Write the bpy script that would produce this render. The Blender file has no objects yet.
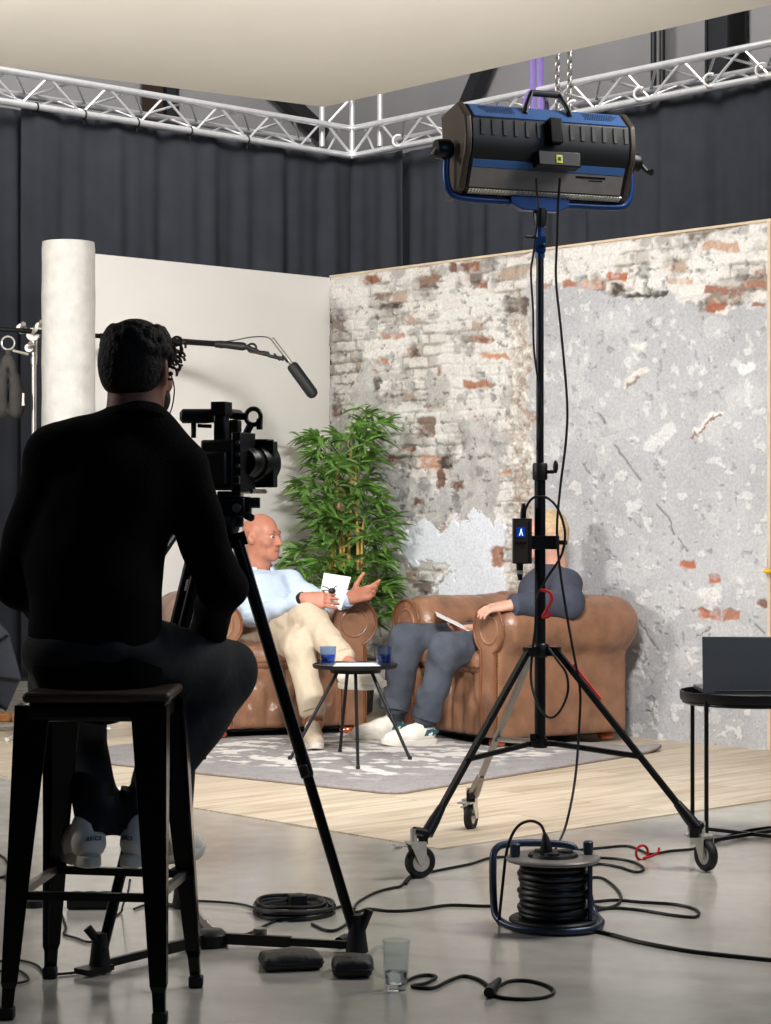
import bpy, math, random
import numpy as np
from mathutils import Vector, Matrix

random.seed(7)
SC = bpy.context.scene
COL = SC.collection
V = Vector
PI = math.pi
# ------------------------------------------------------------------ camera
CAM_H = 1.13          # eye height of the photograph
FPX = 2100.0          # focal length in pixels of the 771 x 1024 frame
CX, CY = 385.5, 518.0
cam_d = bpy.data.cameras.new('camera')
cam = bpy.data.objects.new('camera', cam_d)
COL.objects.link(cam)
cam.location = (0, 0, CAM_H)
cam.rotation_euler = (PI / 2, 0, 0)
cam_d.sensor_fit = 'VERTICAL'
cam_d.sensor_height = 36.0
cam_d.lens = 36.0 * FPX / 1024.0
cam_d.shift_y = (CY - 512.0) / 1024.0
cam_d.clip_end = 100
SC.camera = cam
# ------------------------------------------------------------------ view, world, lights
SC.view_settings.view_transform = 'Standard'
SC.view_settings.look = 'None'
SC.view_settings.exposure = 0.0
SC.view_settings.gamma = 1.0
SC.view_settings.use_curve_mapping = False
world = bpy.data.worlds.new('world')
SC.world = world
world.use_nodes = True
world.node_tree.nodes['Background'].inputs[0].default_value = (0.75, 0.85, 1.0, 1)
world.node_tree.nodes['Background'].inputs[1].default_value = 0.012


def area(name, loc, target, sx, sy, power, col=(1, 1, 1), spread=180):
    d = bpy.data.lights.new(name, 'AREA')
    d.shape = 'RECTANGLE'
    d.size, d.size_y = sx, sy
    d.energy = power
    d.color = col
    d.spread = math.radians(spread)
    o = bpy.data.objects.new(name, d)
    COL.objects.link(o)
    o.location = loc
    o.rotation_euler = (V(target) - V(loc)).to_track_quat('-Z', 'Y').to_euler()
    return o


area('key_lamp', (0.465, 7.105, 2.31), (-0.5, 11.3, 1.0), 0.56, 0.24, 92, (1.0, 0.985, 0.97), 140)
area('side_lamp', (-4.3, 6.6, 2.8), (0.5, 11.2, 0.8), 0.65, 0.30, 118, (1.0, 0.985, 0.96), 150)
area('overhead_fill', (2.1, 6.5, 3.3), (0.8, 6.6, 0.0), 1.2, 1.2, 54, (1.0, 0.965, 0.92), 130)  # added unseen fill that brightens the foreground floor
area('panel_fill', (-3.0, 8.0, 2.2), (-1.2, 10.2, 3.5), 0.8, 0.8, 26, (1.0, 0.96, 0.90), 150)  # added unseen uplight that brightens the underside of the overhead panel
area('hall_fill', (-0.4, 12.3, 6.4), (-0.3, 17.5, 3.6), 2.5, 1.5, 330, (1.0, 0.97, 0.93), 180)  # added unseen fill, spreads even light over curtains and truss
area('blue_rim_light', (4.2, 1.5, 3.6), (0.3, 6.6, 1.6), 1.5, 1.5, 20, (0.35, 0.6, 1.0), 120)  # weak blue light from above right behind the camera, source unseen


# ------------------------------------------------------------------ geometry of the place
def P(px, py, Y):
    return V(((px - CX) / FPX * Y, Y, CAM_H + (CY - py) / FPX * Y))


def G(px, py, z=0.0):
    Y = FPX * (CAM_H - z) / (py - CY)
    return V(((px - CX) / FPX * Y, Y, z))


CORNER = V((-0.3318, 12.556, 0))
U = V((0.677, -0.736, 0)).normalized()     # along the brick wall, away from the corner
W = V((-U.y * -1, -U.x, 0))                # along the white wall, away from the corner
W = V((-0.736, -0.677, 0)).normalized()


def ST(u, v, z=0.0):
    return CORNER + U * u + W * v + V((0, 0, z))


# ------------------------------------------------------------------ materials
def lin(c):
    return tuple((x / 12.92 if x <= 0.04045 else ((x + 0.055) / 1.055) ** 2.4) for x in [v / 255.0 for v in c])


def mat(name, rgb, rough=0.5, metal=0.0, noise=0.0, nscale=30, bump=0.0, bscale=60, spec=0.5, trans=0.0, emit=None, estr=0.0, coat=0.0, sheen=0.0, ior=1.45):
    m = bpy.data.materials.new(name)
    m.use_nodes = True
    nt = m.node_tree
    b = nt.nodes['Principled BSDF']
    c = lin(rgb)
    b.inputs['Base Color'].default_value = (*c, 1)
    b.inputs['Roughness'].default_value = rough
    b.inputs['Metallic'].default_value = metal
    b.inputs['Specular IOR Level'].default_value = spec
    b.inputs['Transmission Weight'].default_value = trans
    b.inputs['IOR'].default_value = ior
    b.inputs['Coat Weight'].default_value = coat
    b.inputs['Sheen Weight'].default_value = sheen
    if emit:
        b.inputs['Emission Color'].default_value = (*lin(emit), 1)
        b.inputs['Emission Strength'].default_value = estr
    tc = nt.nodes.new('ShaderNodeTexCoord')
    if noise:
        n = nt.nodes.new('ShaderNodeTexNoise')
        n.inputs['Scale'].default_value = nscale
        n.inputs['Detail'].default_value = 5
        nt.links.new(tc.outputs['Object'], n.inputs['Vector'])
        r = nt.nodes.new('ShaderNodeMapRange')
        r.inputs['From Min'].default_value = 0.3
        r.inputs['From Max'].default_value = 0.7
        r.inputs['To Min'].default_value = 1 - noise
        r.inputs['To Max'].default_value = 1 + noise
        nt.links.new(n.outputs['Fac'], r.inputs['Value'])
        mx = nt.nodes.new('ShaderNodeVectorMath')
        mx.operation = 'SCALE'
        mx.inputs[0].default_value = c
        nt.links.new(r.outputs['Result'], mx.inputs['Scale'])
        nt.links.new(mx.outputs['Vector'], b.inputs['Base Color'])
    if bump:
        n2 = nt.nodes.new('ShaderNodeTexNoise')
        n2.inputs['Scale'].default_value = bscale
        n2.inputs['Detail'].default_value = 6
        nt.links.new(tc.outputs['Object'], n2.inputs['Vector'])
        bp = nt.nodes.new('ShaderNodeBump')
        bp.inputs['Strength'].default_value = bump
        bp.inputs['Distance'].default_value = 0.01
        nt.links.new(n2.outputs['Fac'], bp.inputs['Height'])
        nt.links.new(bp.outputs['Normal'], b.inputs['Normal'])
    return m


M = {
    'white_wall': mat('white_wall_paint', (226, 222, 216), 0.75, noise=0.02, nscale=3, bump=0.08, bscale=80),
    'panel': mat('overhead_panel_cloth', (226, 220, 208), 0.85, noise=0.02, nscale=2),
    'hall': mat('hall_wall_paint', (150, 149, 150), 0.8, noise=0.08, nscale=1.5),
    'dark_steel': mat('dark_painted_steel', (38, 40, 44), 0.5, noise=0.1),
    'curtain': mat('curtain_molton', (52, 54, 60), 0.95, noise=0.10, nscale=6, bump=0.3, bscale=400, spec=0.1),
    'alu': mat('truss_aluminium', (222, 222, 224), 0.32, metal=0.55, noise=0.06, nscale=20),
    'plaster': mat('column_plaster', (190, 187, 181), 0.7, noise=0.10, nscale=14, bump=0.6, bscale=25),
    'leather': mat('tan_leather', (140, 101, 77), 0.32, noise=0.28, nscale=9, bump=0.25, bscale=45, spec=0.5),
    'leather_dk': mat('leather_trim', (116, 72, 46), 0.4, noise=0.15, nscale=20, bump=0.2),
    'brass': mat('nail_heads', (176, 130, 92), 0.3, metal=0.5),
    'bun': mat('varnished_wood_foot', (168, 74, 34), 0.25, noise=0.15, nscale=20, coat=0.5),
    'black_under': mat('black_dust_cloth', (14, 13, 13), 0.95),
    'skin': mat('skin', (208, 156, 134), 0.5, noise=0.08, nscale=25, bump=0.05),
    'skin_red': mat('ruddy_skin', (184, 122, 98), 0.46, noise=0.16, nscale=18, bump=0.05),
    'skin_dk': mat('skin_in_beard', (150, 98, 78), 0.6, noise=0.1),
    'shirt': mat('pale_blue_cotton', (196, 212, 232), 0.8, noise=0.04, nscale=40, bump=0.15, bscale=30),
    'chino': mat('beige_chino_cotton', (200, 183, 160), 0.85, noise=0.05, nscale=30, bump=0.2, bscale=25),
    'navy': mat('navy_cotton', (62, 66, 80), 0.85, noise=0.12, nscale=30, bump=0.2, bscale=30),
    'jeans': mat('grey_blue_denim', (72, 77, 87), 0.85, noise=0.2, nscale=14, bump=0.25, bscale=60),
    'lip': mat('lips', (158, 92, 80), 0.5),
    'jeans_dk': mat('dark_denim', (21, 24, 28), 0.9, noise=0.15, nscale=20, bump=0.2, bscale=40),
    'sweater': mat('black_wool', (8, 8, 9), 0.95, noise=0.1, nscale=60, bump=0.3, bscale=150, spec=0.1),
    'hair_dk': mat('dark_brown_hair', (28, 21, 16), 0.7, noise=0.3, nscale=60, bump=0.8, bscale=90, spec=0.3),
    'hair_bl': mat('blond_hair', (206, 176, 138), 0.6, noise=0.2, nscale=60, bump=0.8, bscale=90),
    'eyewhite': mat('eyewhite', (196, 180, 172), 0.3),
    'curl': mat('rim_lit_curls', (70, 50, 36), 0.6),  # browner than the hair: rim light put into the colour
    'brow': mat('brown_eyebrow', (120, 80, 62), 0.8),
    'eye': mat('eye', (40, 32, 30), 0.2),
    'sneaker': mat('white_sneaker_leather', (232, 226, 214), 0.55, noise=0.04),
    'sole': mat('white_rubber_sole', (216, 210, 198), 0.7),
    'sole_dk': mat('dark_rubber', (28, 34, 40), 0.7),
    'teal': mat('teal_suede', (44, 92, 104), 0.8),
    'desert': mat('beige_suede', (196, 180, 158), 0.85, noise=0.06),
    'black': mat('black_painted_metal', (17, 18, 20), 0.38, metal=0.2, noise=0.05),
    'black_gloss': mat('gloss_black_metal', (13, 14, 16), 0.22, metal=0.3),
    'black_plastic': mat('black_plastic', (15, 15, 16), 0.5, noise=0.08, nscale=50),
    'rubber': mat('black_rubber', (18, 18, 19), 0.6),
    'cable': mat('black_cable_rubber', (16, 16, 17), 0.45),
    'chrome': mat('chrome', (216, 212, 206), 0.25, metal=0.6, noise=0.08, nscale=40),
    'steel': mat('brushed_steel', (150, 146, 140), 0.35, metal=0.8, noise=0.1),
    'blue': mat('blue_lacquer', (24, 58, 110), 0.35, metal=0.3, noise=0.05),
    'drum_steel': mat('blue_grey_steel', (56, 66, 84), 0.35, metal=0.5),
    'blue_lt': mat('blue_panel_lacquer', (66, 102, 156), 0.4, metal=0.1, noise=0.06),
    'silver': mat('silver_lacquer', (128, 123, 118), 0.4, metal=0.15, noise=0.08),
    'taupe': mat('brown_grey_lacquer', (72, 62, 54), 0.45, metal=0.3),
    'strip': mat('vent_reflection_tone', (214, 214, 208), 0.4, metal=0.6),  # pale colour stands in for reflections on the vents
    'diffuser': mat('lamp_diffuser', (240, 240, 235), 0.6, emit=(255, 248, 238), estr=8.0),
    'screen': mat('blue_display', (10, 20, 60), 0.3, emit=(20, 70, 190), estr=0.5),
    'glyph': mat('display_mark', (230, 245, 255), 0.3, emit=(200, 240, 255), estr=1.3),
    'yellow': mat('yellow_plastic', (224, 178, 20), 0.45),
    'label_y': mat('yellow_green_label', (196, 200, 50), 0.5),
    'red': mat('red_webbing', (190, 16, 22), 0.6, noise=0.1),
    'purple': mat('purple_webbing', (112, 92, 156), 0.7, noise=0.12),
    'wood_dk': mat('dark_stained_wood', (58, 42, 30), 0.5, noise=0.2, nscale=15),
    'pine': mat('raw_pine', (206, 186, 160), 0.7, noise=0.1, nscale=12),
    'box_wood': mat('orange_brown_wood', (178, 116, 66), 0.6, noise=0.15),
    'cane': mat('yellow_bamboo_cane', (206, 164, 84), 0.45, noise=0.15, nscale=25),
    'leaf': mat('green_leaf', (98, 136, 60), 0.40, noise=0.60, nscale=11, spec=0.5),  # strong tone noise imitates highlights and shadows in the foliage
    'pot': mat('dark_planter', (52, 50, 50), 0.6, noise=0.1),
    'paper': mat('white_paper', (240, 240, 240), 0.8),
    'ink': mat('black_ink', (18, 18, 22), 0.6),
    'glass': mat('clear_glass', (250, 252, 252), 0.02, trans=1.0, ior=1.45),
    'blue_glass': mat('blue_glass', (120, 170, 245), 0.03, trans=1.0, ior=1.4),
    'water': mat('clear_water', (250, 252, 255), 0.0, trans=1.0, ior=1.33),
    'laptop': mat('graphite_laptop_metal', (70, 73, 78), 0.36, metal=0.15, noise=0.03),
    'bag': mat('grey_canvas', (62, 59, 56), 0.9, noise=0.15, nscale=12, bump=0.3, bscale=150),
    'grey_sheet': mat('dark_grey_nylon', (66, 70, 80), 0.7, noise=0.1, nscale=5, bump=0.3, bscale=20),
    'pad_top': mat('charcoal_vinyl', (48, 45, 43), 0.5, noise=0.15, nscale=15, bump=0.3, bscale=80),
}


def node_floor():
    m = bpy.data.materials.new('polished_concrete')
    m.use_nodes = True
    nt = m.node_tree
    b = nt.nodes['Principled BSDF']
    L = nt.links.new
    tc = nt.nodes.new('ShaderNodeTexCoord')

    def noise(s, det, off=0.0):
        n = nt.nodes.new('ShaderNodeTexNoise')
        n.inputs['Scale'].default_value = s
        n.inputs['Detail'].default_value = det
        mp = nt.nodes.new('ShaderNodeMapping')
        mp.inputs['Location'].default_value = (off, off, 0)
        L(tc.outputs['Object'], mp.inputs['Vector'])
        L(mp.outputs['Vector'], n.inputs['Vector'])
        return n

    n1, n2, n3 = noise(1.1, 6), noise(9, 8, 3), noise(60, 4, 9)
    r = nt.nodes.new('ShaderNodeValToRGB')
    r.color_ramp.elements[0].position = 0.3
    r.color_ramp.elements[0].color = (*lin((164, 159, 150)), 1)
    r.color_ramp.elements[1].position = 0.7
    r.color_ramp.elements[1].color = (*lin((190, 186, 177)), 1)
    L(n1.outputs['Fac'], r.inputs['Fac'])
    mx = nt.nodes.new('ShaderNodeMix')
    mx.data_type = 'RGBA'
    mx.blend_type = 'MULTIPLY'
    mx.inputs['Factor'].default_value = 0.35
    r2 = nt.nodes.new('ShaderNodeValToRGB')
    r2.color_ramp.elements[0].position = 0.35
    r2.color_ramp.elements[0].color = (0.8, 0.79, 0.78, 1)
    r2.color_ramp.elements[1].position = 0.62
    r2.color_ramp.elements[1].color = (1, 1, 1, 1)
    L(n2.outputs['Fac'], r2.inputs['Fac'])
    L(r.outputs['Color'], mx.inputs['A'])
    L(r2.outputs['Color'], mx.inputs['B'])
    L(mx.outputs['Result'], b.inputs['Base Color'])
    rr = nt.nodes.new('ShaderNodeMapRange')
    rr.inputs['From Min'].default_value = 0.3
    rr.inputs['From Max'].default_value = 0.7
    rr.inputs['To Min'].default_value = 0.15
    rr.inputs['To Max'].default_value = 0.25
    L(n2.outputs['Fac'], rr.inputs['Value'])
    L(rr.outputs['Result'], b.inputs['Roughness'])
    bp = nt.nodes.new('ShaderNodeBump')
    bp.inputs['Strength'].default_value = 0.03
    bp.inputs['Distance'].default_value = 0.01
    L(n1.outputs['Fac'], bp.inputs['Height'])
    L(bp.outputs['Normal'], b.inputs['Normal'])
    return m


def node_planks():
    m = bpy.data.materials.new('pale_oak_planks')
    m.use_nodes = True
    nt = m.node_tree
    b = nt.nodes['Principled BSDF']
    L = nt.links.new
    tc = nt.nodes.new('ShaderNodeTexCoord')
    br = nt.nodes.new('ShaderNodeTexBrick')
    br.offset = 0.37
    br.inputs['Scale'].default_value = 1.0
    br.inputs['Brick Width'].default_value = 1.25
    br.inputs['Row Height'].default_value = 0.17
    br.inputs['Mortar Size'].default_value = 0.002
    br.inputs['Mortar Smooth'].default_value = 0.3
    br.inputs['Color1'].default_value = (0, 0, 0, 1)
    br.inputs['Color2'].default_value = (1, 1, 1, 1)
    br.inputs['Mortar'].default_value = (0.5, 0.5, 0.5, 1)
    mp0 = nt.nodes.new('ShaderNodeMapping')
    mp0.inputs['Rotation'].default_value = (0, 0, math.radians(0))
    L(tc.outputs['Object'], mp0.inputs['Vector'])
    L(mp0.outputs['Vector'], br.inputs['Vector'])
    mp = nt.nodes.new('ShaderNodeMapping')
    mp.inputs['Scale'].default_value = (1.2, 14, 1)
    L(mp0.outputs['Vector'], mp.inputs['Vector'])
    add = nt.nodes.new('ShaderNodeVectorMath')
    add.operation = 'MULTIPLY_ADD'
    L(br.outputs['Color'], add.inputs[0])
    add.inputs[1].default_value = (7, 3, 0)
    L(mp.outputs['Vector'], add.inputs[2])
    n = nt.nodes.new('ShaderNodeTexNoise')
    n.inputs['Scale'].default_value = 1.6
    n.inputs['Detail'].default_value = 6
    n.inputs['Distortion'].default_value = 0.6
    L(add.outputs['Vector'], n.inputs['Vector'])
    r = nt.nodes.new('ShaderNodeValToRGB')
    e = r.color_ramp.elements
    e[0].position = 0.28
    e[0].color = (*lin((180, 160, 136)), 1)
    e[1].position = 0.75
    e[1].color = (*lin((224, 212, 194)), 1)
    k = r.color_ramp.elements.new(0.5)
    k.color = (*lin((208, 193, 170)), 1)
    L(n.outputs['Fac'], r.inputs['Fac'])
    mx = nt.nodes.new('ShaderNodeMix')
    mx.data_type = 'RGBA'
    mx.blend_type = 'MULTIPLY'
    mx.inputs['Factor'].default_value = 1.0
    r2 = nt.nodes.new('ShaderNodeValToRGB')
    r2.color_ramp.elements[0].color = (0.86, 0.85, 0.84, 1)
    r2.color_ramp.elements[1].color = (1, 1, 1, 1)
    L(br.outputs['Color'], r2.inputs['Fac'])
    L(r.outputs['Color'], mx.inputs['A'])
    L(r2.outputs['Color'], mx.inputs['B'])
    mo = nt.nodes.new('ShaderNodeMix')
    mo.data_type = 'RGBA'
    L(br.outputs['Fac'], mo.inputs['Factor'])
    L(mx.outputs['Result'], mo.inputs['A'])
    mo.inputs['B'].default_value = (*lin((120, 98, 74)), 1)
    L(mo.outputs['Result'], b.inputs['Base Color'])
    b.inputs['Roughness'].default_value = 0.42
    return m


def node_attr(name, rough=0.85):
    m = bpy.data.materials.new(name)
    m.use_nodes = True
    nt = m.node_tree
    b = nt.nodes['Principled BSDF']
    L = nt.links.new
    at = nt.nodes.new('ShaderNodeAttribute')
    at.attribute_name = 'paint'
    tc = nt.nodes.new('ShaderNodeTexCoord')
    n = nt.nodes.new('ShaderNodeTexNoise')
    n.inputs['Scale'].default_value = 70
    n.inputs['Detail'].default_value = 6
    L(tc.outputs['Object'], n.inputs['Vector'])
    r = nt.nodes.new('ShaderNodeMapRange')
    r.inputs['From Min'].default_value = 0.3
    r.inputs['From Max'].default_value = 0.7
    r.inputs['To Min'].default_value = 0.86
    r.inputs['To Max'].default_value = 1.12
    L(n.outputs['Fac'], r.inputs['Value'])
    s = nt.nodes.new('ShaderNodeVectorMath')
    s.operation = 'SCALE'
    L(at.outputs['Color'], s.inputs[0])
    L(r.outputs['Result'], s.inputs['Scale'])
    L(s.outputs['Vector'], b.inputs['Base Color'])
    b.inputs['Roughness'].default_value = rough
    b.inputs['Specular IOR Level'].default_value = 0.25
    bp = nt.nodes.new('ShaderNodeBump')
    bp.inputs['Strength'].default_value = 0.35
    bp.inputs['Distance'].default_value = 0.006
    L(n.outputs['Fac'], bp.inputs['Height'])
    L(bp.outputs['Normal'], b.inputs['Normal'])
    return m


def thin_glass(name, rgb, k=1.45):
    m = bpy.data.materials.new(name)
    m.use_nodes = True
    nt = m.node_tree
    nt.nodes.remove(nt.nodes['Principled BSDF'])
    tr = nt.nodes.new('ShaderNodeBsdfTransparent')
    tr.inputs['Color'].default_value = (*lin(rgb), 1)
    gl = nt.nodes.new('ShaderNodeBsdfGlossy')
    gl.inputs['Roughness'].default_value = 0.03
    gl.inputs['Color'].default_value = (1, 1, 1, 1)
    lw = nt.nodes.new('ShaderNodeLayerWeight')
    pw = nt.nodes.new('ShaderNodeMath')
    pw.operation = 'POWER'
    pw.inputs[1].default_value = 5.0
    nt.links.new(lw.outputs['Facing'], pw.inputs[0])
    fr = nt.nodes.new('ShaderNodeMapRange')
    fr.inputs['To Min'].default_value = 0.02
    fr.inputs['To Max'].default_value = 0.75
    nt.links.new(pw.outputs[0], fr.inputs['Value'])
    mx = nt.nodes.new('ShaderNodeMixShader')
    nt.links.new(fr.outputs['Result'], mx.inputs['Fac'])
    nt.links.new(tr.outputs['BSDF'], mx.inputs[1])
    nt.links.new(gl.outputs['BSDF'], mx.inputs[2])
    nt.links.new(mx.outputs['Shader'], nt.nodes['Material Output'].inputs['Surface'])
    return m


M['glass'] = thin_glass('clear_glass', (244, 247, 248))
M['blue_glass'] = thin_glass('blue_glass', (216, 230, 250))
M['blue_water'] = thin_glass('blue_tinted_water', (120, 170, 248))
M['floor'] = node_floor()
M['planks'] = node_planks()
M['masonry'] = node_attr('weathered_masonry')
M['rug'] = node_attr('patterned_pile', 0.95)


# ------------------------------------------------------------------ mesh helpers
def frame(fwd, up=(0, 0, 1)):
    """3x3 with columns right, forward, up"""
    f = V(fwd).normalized()
    r = f.cross(V(up)).normalized()
    u = r.cross(f).normalized()
    return Matrix((r, f, u)).transposed()


class MB:
    def __init__(s):
        s.v, s.f = [], []

    def add(s, vs, fs):
        o = len(s.v)
        s.v += [V(p) for p in vs]
        s.f += [tuple(i + o for i in q) for q in fs]
        return s

    def box(s, c, d, R=None):
        c = V(c)
        vs = []
        for x in (-.5, .5):
            for y in (-.5, .5):
                for z in (-.5, .5):
                    p = V((x * d[0], y * d[1], z * d[2]))
                    vs.append(c + (R @ p if R else p))
        return s.add(vs, [(0, 1, 3, 2), (4, 6, 7, 5), (0, 4, 5, 1), (2, 3, 7, 6), (0, 2, 6, 4), (1, 5, 7, 3)])

    def tube(s, pts, r, n=10, closed=False, caps=True, sq=None):
        pts = [V(p) for p in pts]
        k = len(pts)
        rs = r if isinstance(r, (list, tuple)) else [r] * k
        T = []
        for i in range(k):
            a = pts[(i - 1) % k] if closed or i > 0 else pts[0]
            b = pts[(i + 1) % k] if closed or i < k - 1 else pts[-1]
            d = b - a
            T.append(d.normalized() if d.length > 1e-9 else V((0, 0, 1)))
        ref = V((0, 0, 1)) if abs(T[0].z) < 0.9 else V((1, 0, 0))
        nrm = (ref - T[0] * ref.dot(T[0])).normalized()
        vs, fs = [], []
        for i in range(k):
            nrm = (nrm - T[i] * nrm.dot(T[i]))
            nrm = nrm.normalized() if nrm.length > 1e-6 else T[i].orthogonal().normalized()
            bn = T[i].cross(nrm)
            for j in range(n):
                a = 2 * PI * j / n + (PI / n if n == 4 else 0)
                w = (sq if sq else 1.0)
                vs.append(pts[i] + nrm * (math.cos(a) * rs[i]) + bn * (math.sin(a) * rs[i] * w))
        m = k if closed else k - 1
        for i in range(m):
            for j in range(n):
                a, b = i * n + j, i * n + (j + 1) % n
                c, d = ((i + 1) % k) * n + (j + 1) % n, ((i + 1) % k) * n + j
                fs.append((a, b, c, d))
        if caps and not closed:
            fs.append(tuple(reversed(range(n))))
            fs.append(tuple((k - 1) * n + j for j in range(n)))
        return s.add(vs, fs)

    def cyl(s, a, b, r1, r2=None, n=20):
        return s.tube([a, b], [r1, r1 if r2 is None else r2], n)

    def lathe(s, prof, c=(0, 0, 0), R=None, n=28):
        """profile of (radius, height), turned about local z"""
        c = V(c)
        vs, fs = [], []
        for r, z in prof:
            for j in range(n):
                a = 2 * PI * j / n
                p = V((r * math.cos(a), r * math.sin(a), z))
                vs.append(c + (R @ p if R else p))
        for i in range(len(prof) - 1):
            for j in range(n):
                fs.append((i * n + j, i * n + (j + 1) % n, (i + 1) * n + (j + 1) % n, (i + 1) * n + j))
        if prof[0][0] > 1e-5:
            fs.append(tuple(reversed(range(n))))
        if prof[-1][0] > 1e-5:
            fs.append(tuple((len(prof) - 1) * n + j for j in range(n)))
        return s.add(vs, fs)

    def ell(s, c, rad, R=None, n=16):
        rad = (rad,) * 3 if not hasattr(rad, '__len__') else rad
        c = V(c)
        vs, fs = [], []
        m = n // 2
        for i in range(m + 1):
            t = PI * i / m
            for j in range(n):
                a = 2 * PI * j / n
                p = V((rad[0] * math.sin(t) * math.cos(a), rad[1] * math.sin(t) * math.sin(a), -rad[2] * math.cos(t)))
                vs.append(c + (R @ p if R else p))
        for i in range(m):
            for j in range(n):
                fs.append((i * n + j, i * n + (j + 1) % n, (i + 1) * n + (j + 1) % n, (i + 1) * n + j))
        return s.add(vs, fs)

    def prism(s, poly, d):
        """polygon of 3-D points pushed along vector d"""
        n = len(poly)
        d = V(d)
        vs = [V(p) for p in poly] + [V(p) + d for p in poly]
        fs = [tuple(reversed(range(n))), tuple(range(n, 2 * n))]
        fs += [(i, (i + 1) % n, n + (i + 1) % n, n + i) for i in range(n)]
        return s.add(vs, fs)

    def torus(s, c, R0, r, Rm=None, n=28, m=8, a0=0, a1=2 * PI):
        full = abs(a1 - a0 - 2 * PI) < 1e-6
        pts = []
        k = n if full else n + 1
        for i in range(k):
            a = a0 + (a1 - a0) * i / n
            p = V((R0 * math.cos(a), R0 * math.sin(a), 0))
            pts.append(V(c) + (Rm @ p if Rm else p))
        return s.tube(pts, r, m, closed=full)

    def mesh(s, name, inv=None):
        me = bpy.data.meshes.new(name)
        vs = [inv @ p for p in s.v] if inv else s.v
        me.from_pydata([tuple(p) for p in vs], [], s.f)
        me.validate()
        import bmesh
        bm = bmesh.new()
        bm.from_mesh(me)
        bmesh.ops.remove_doubles(bm, verts=bm.verts, dist=1e-6)
        bmesh.ops.recalc_face_normals(bm, faces=bm.faces)
        bm.to_mesh(me)
        bm.free()
        return me


def spline(pts, n=8, closed=False):
    pts = [V(p) for p in pts]
    k = len(pts)
    out = []
    for i in range(k if closed else k - 1):
        g = lambda q: pts[q % k] if closed else pts[max(0, min(k - 1, q))]
        p0, p1, p2, p3 = g(i - 1), g(i), g(i + 1), g(i + 2)
        for j in range(n):
            t = j / n
            out.append(0.5 * ((2 * p1) + (p2 - p0) * t + (2 * p0 - 5 * p1 + 4 * p2 - p3) * t * t + (3 * p1 - p0 - 3 * p2 + p3) * t ** 3))
    if not closed:
        out.append(pts[-1])
    return out


def finish(me, smooth, angle=40):
    if smooth:
        me.shade_smooth()
        if angle:
            me.set_sharp_from_angle(angle=math.radians(angle))


def tag(o, label=None, cat=None, group=None, kind=None):
    if label:
        o['label'] = label
    if cat:
        o['category'] = cat
    if group:
        o['group'] = group
    if kind:
        o['kind'] = kind
    return o


def thing(name, label, cat, loc=(0, 0, 0), rz=0.0, group=None):
    o = bpy.data.objects.new(name, None)
    COL.objects.link(o)
    o.location = loc
    o.rotation_euler = (0, 0, rz)
    o.empty_display_size = 0.1
    return tag(o, label, cat, group)


def wmat(o):
    m = Matrix.Translation(o.location) @ o.rotation_euler.to_matrix().to_4x4()
    return wmat(o.parent) @ m if o.parent else m


def link(name, me, mt, parent=None):
    o = bpy.data.objects.new(name, me)
    COL.objects.link(o)
    if mt is not None and len(me.materials) == 0:
        me.materials.append(M[mt] if isinstance(mt, str) else mt)
    if parent:
        o.parent = parent
    return o


def part(name, mb, mt, parent, smooth=True, local=False, bevel=0, angle=40, label=None):
    """one mesh as a part; geometry is given in the world unless local"""
    inv = None if local or parent is None else wmat(parent).inverted()
    me = mb.mesh(name, inv)
    finish(me, smooth, angle)
    o = link(name, me, mt, parent)
    if bevel:
        b = o.modifiers.new('bevel', 'BEVEL')
        b.width = bevel
        b.segments = 2
        b.limit_method = 'ANGLE'
    if label:
        o['label'] = label
    return o


def solo(name, mb, mt, label, cat, group=None, **k):
    """a thing that is one mesh, its origin at the foot of the mesh"""
    c = V((sum(p.x for p in mb.v) / len(mb.v), sum(p.y for p in mb.v) / len(mb.v), min(p.z for p in mb.v)))
    me = mb.mesh(name, Matrix.Translation(-c))
    finish(me, k.get('smooth', True), k.get('angle', 40))
    o = link(name, me, mt)
    o.location = c
    if k.get('bevel'):
        b = o.modifiers.new('bevel', 'BEVEL')
        b.width = k['bevel']
        b.segments = 2
        b.limit_method = 'ANGLE'
    return tag(o, label, cat, group)


def struct(name, mb, mt, **k):
    me = mb.mesh(name)
    finish(me, k.get('smooth', False))
    o = link(name, me, mt, k.get('parent'))
    if not k.get('parent'):
        o['kind'] = 'structure'
    return o


def dup(src, loc=None, rz=None, label=None, group=None):
    r = src.copy()
    COL.objects.link(r)
    if loc is not None:
        r.location = loc
    if rz is not None:
        r.rotation_euler = (0, 0, rz)
    if label:
        r['label'] = label
    if group:
        r['group'] = group
    for ch in list(src.children):
        c = ch.copy()
        COL.objects.link(c)
        c.parent = r
        for g in list(ch.children):
            d = g.copy()
            COL.objects.link(d)
            d.parent = c
    return r


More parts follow.
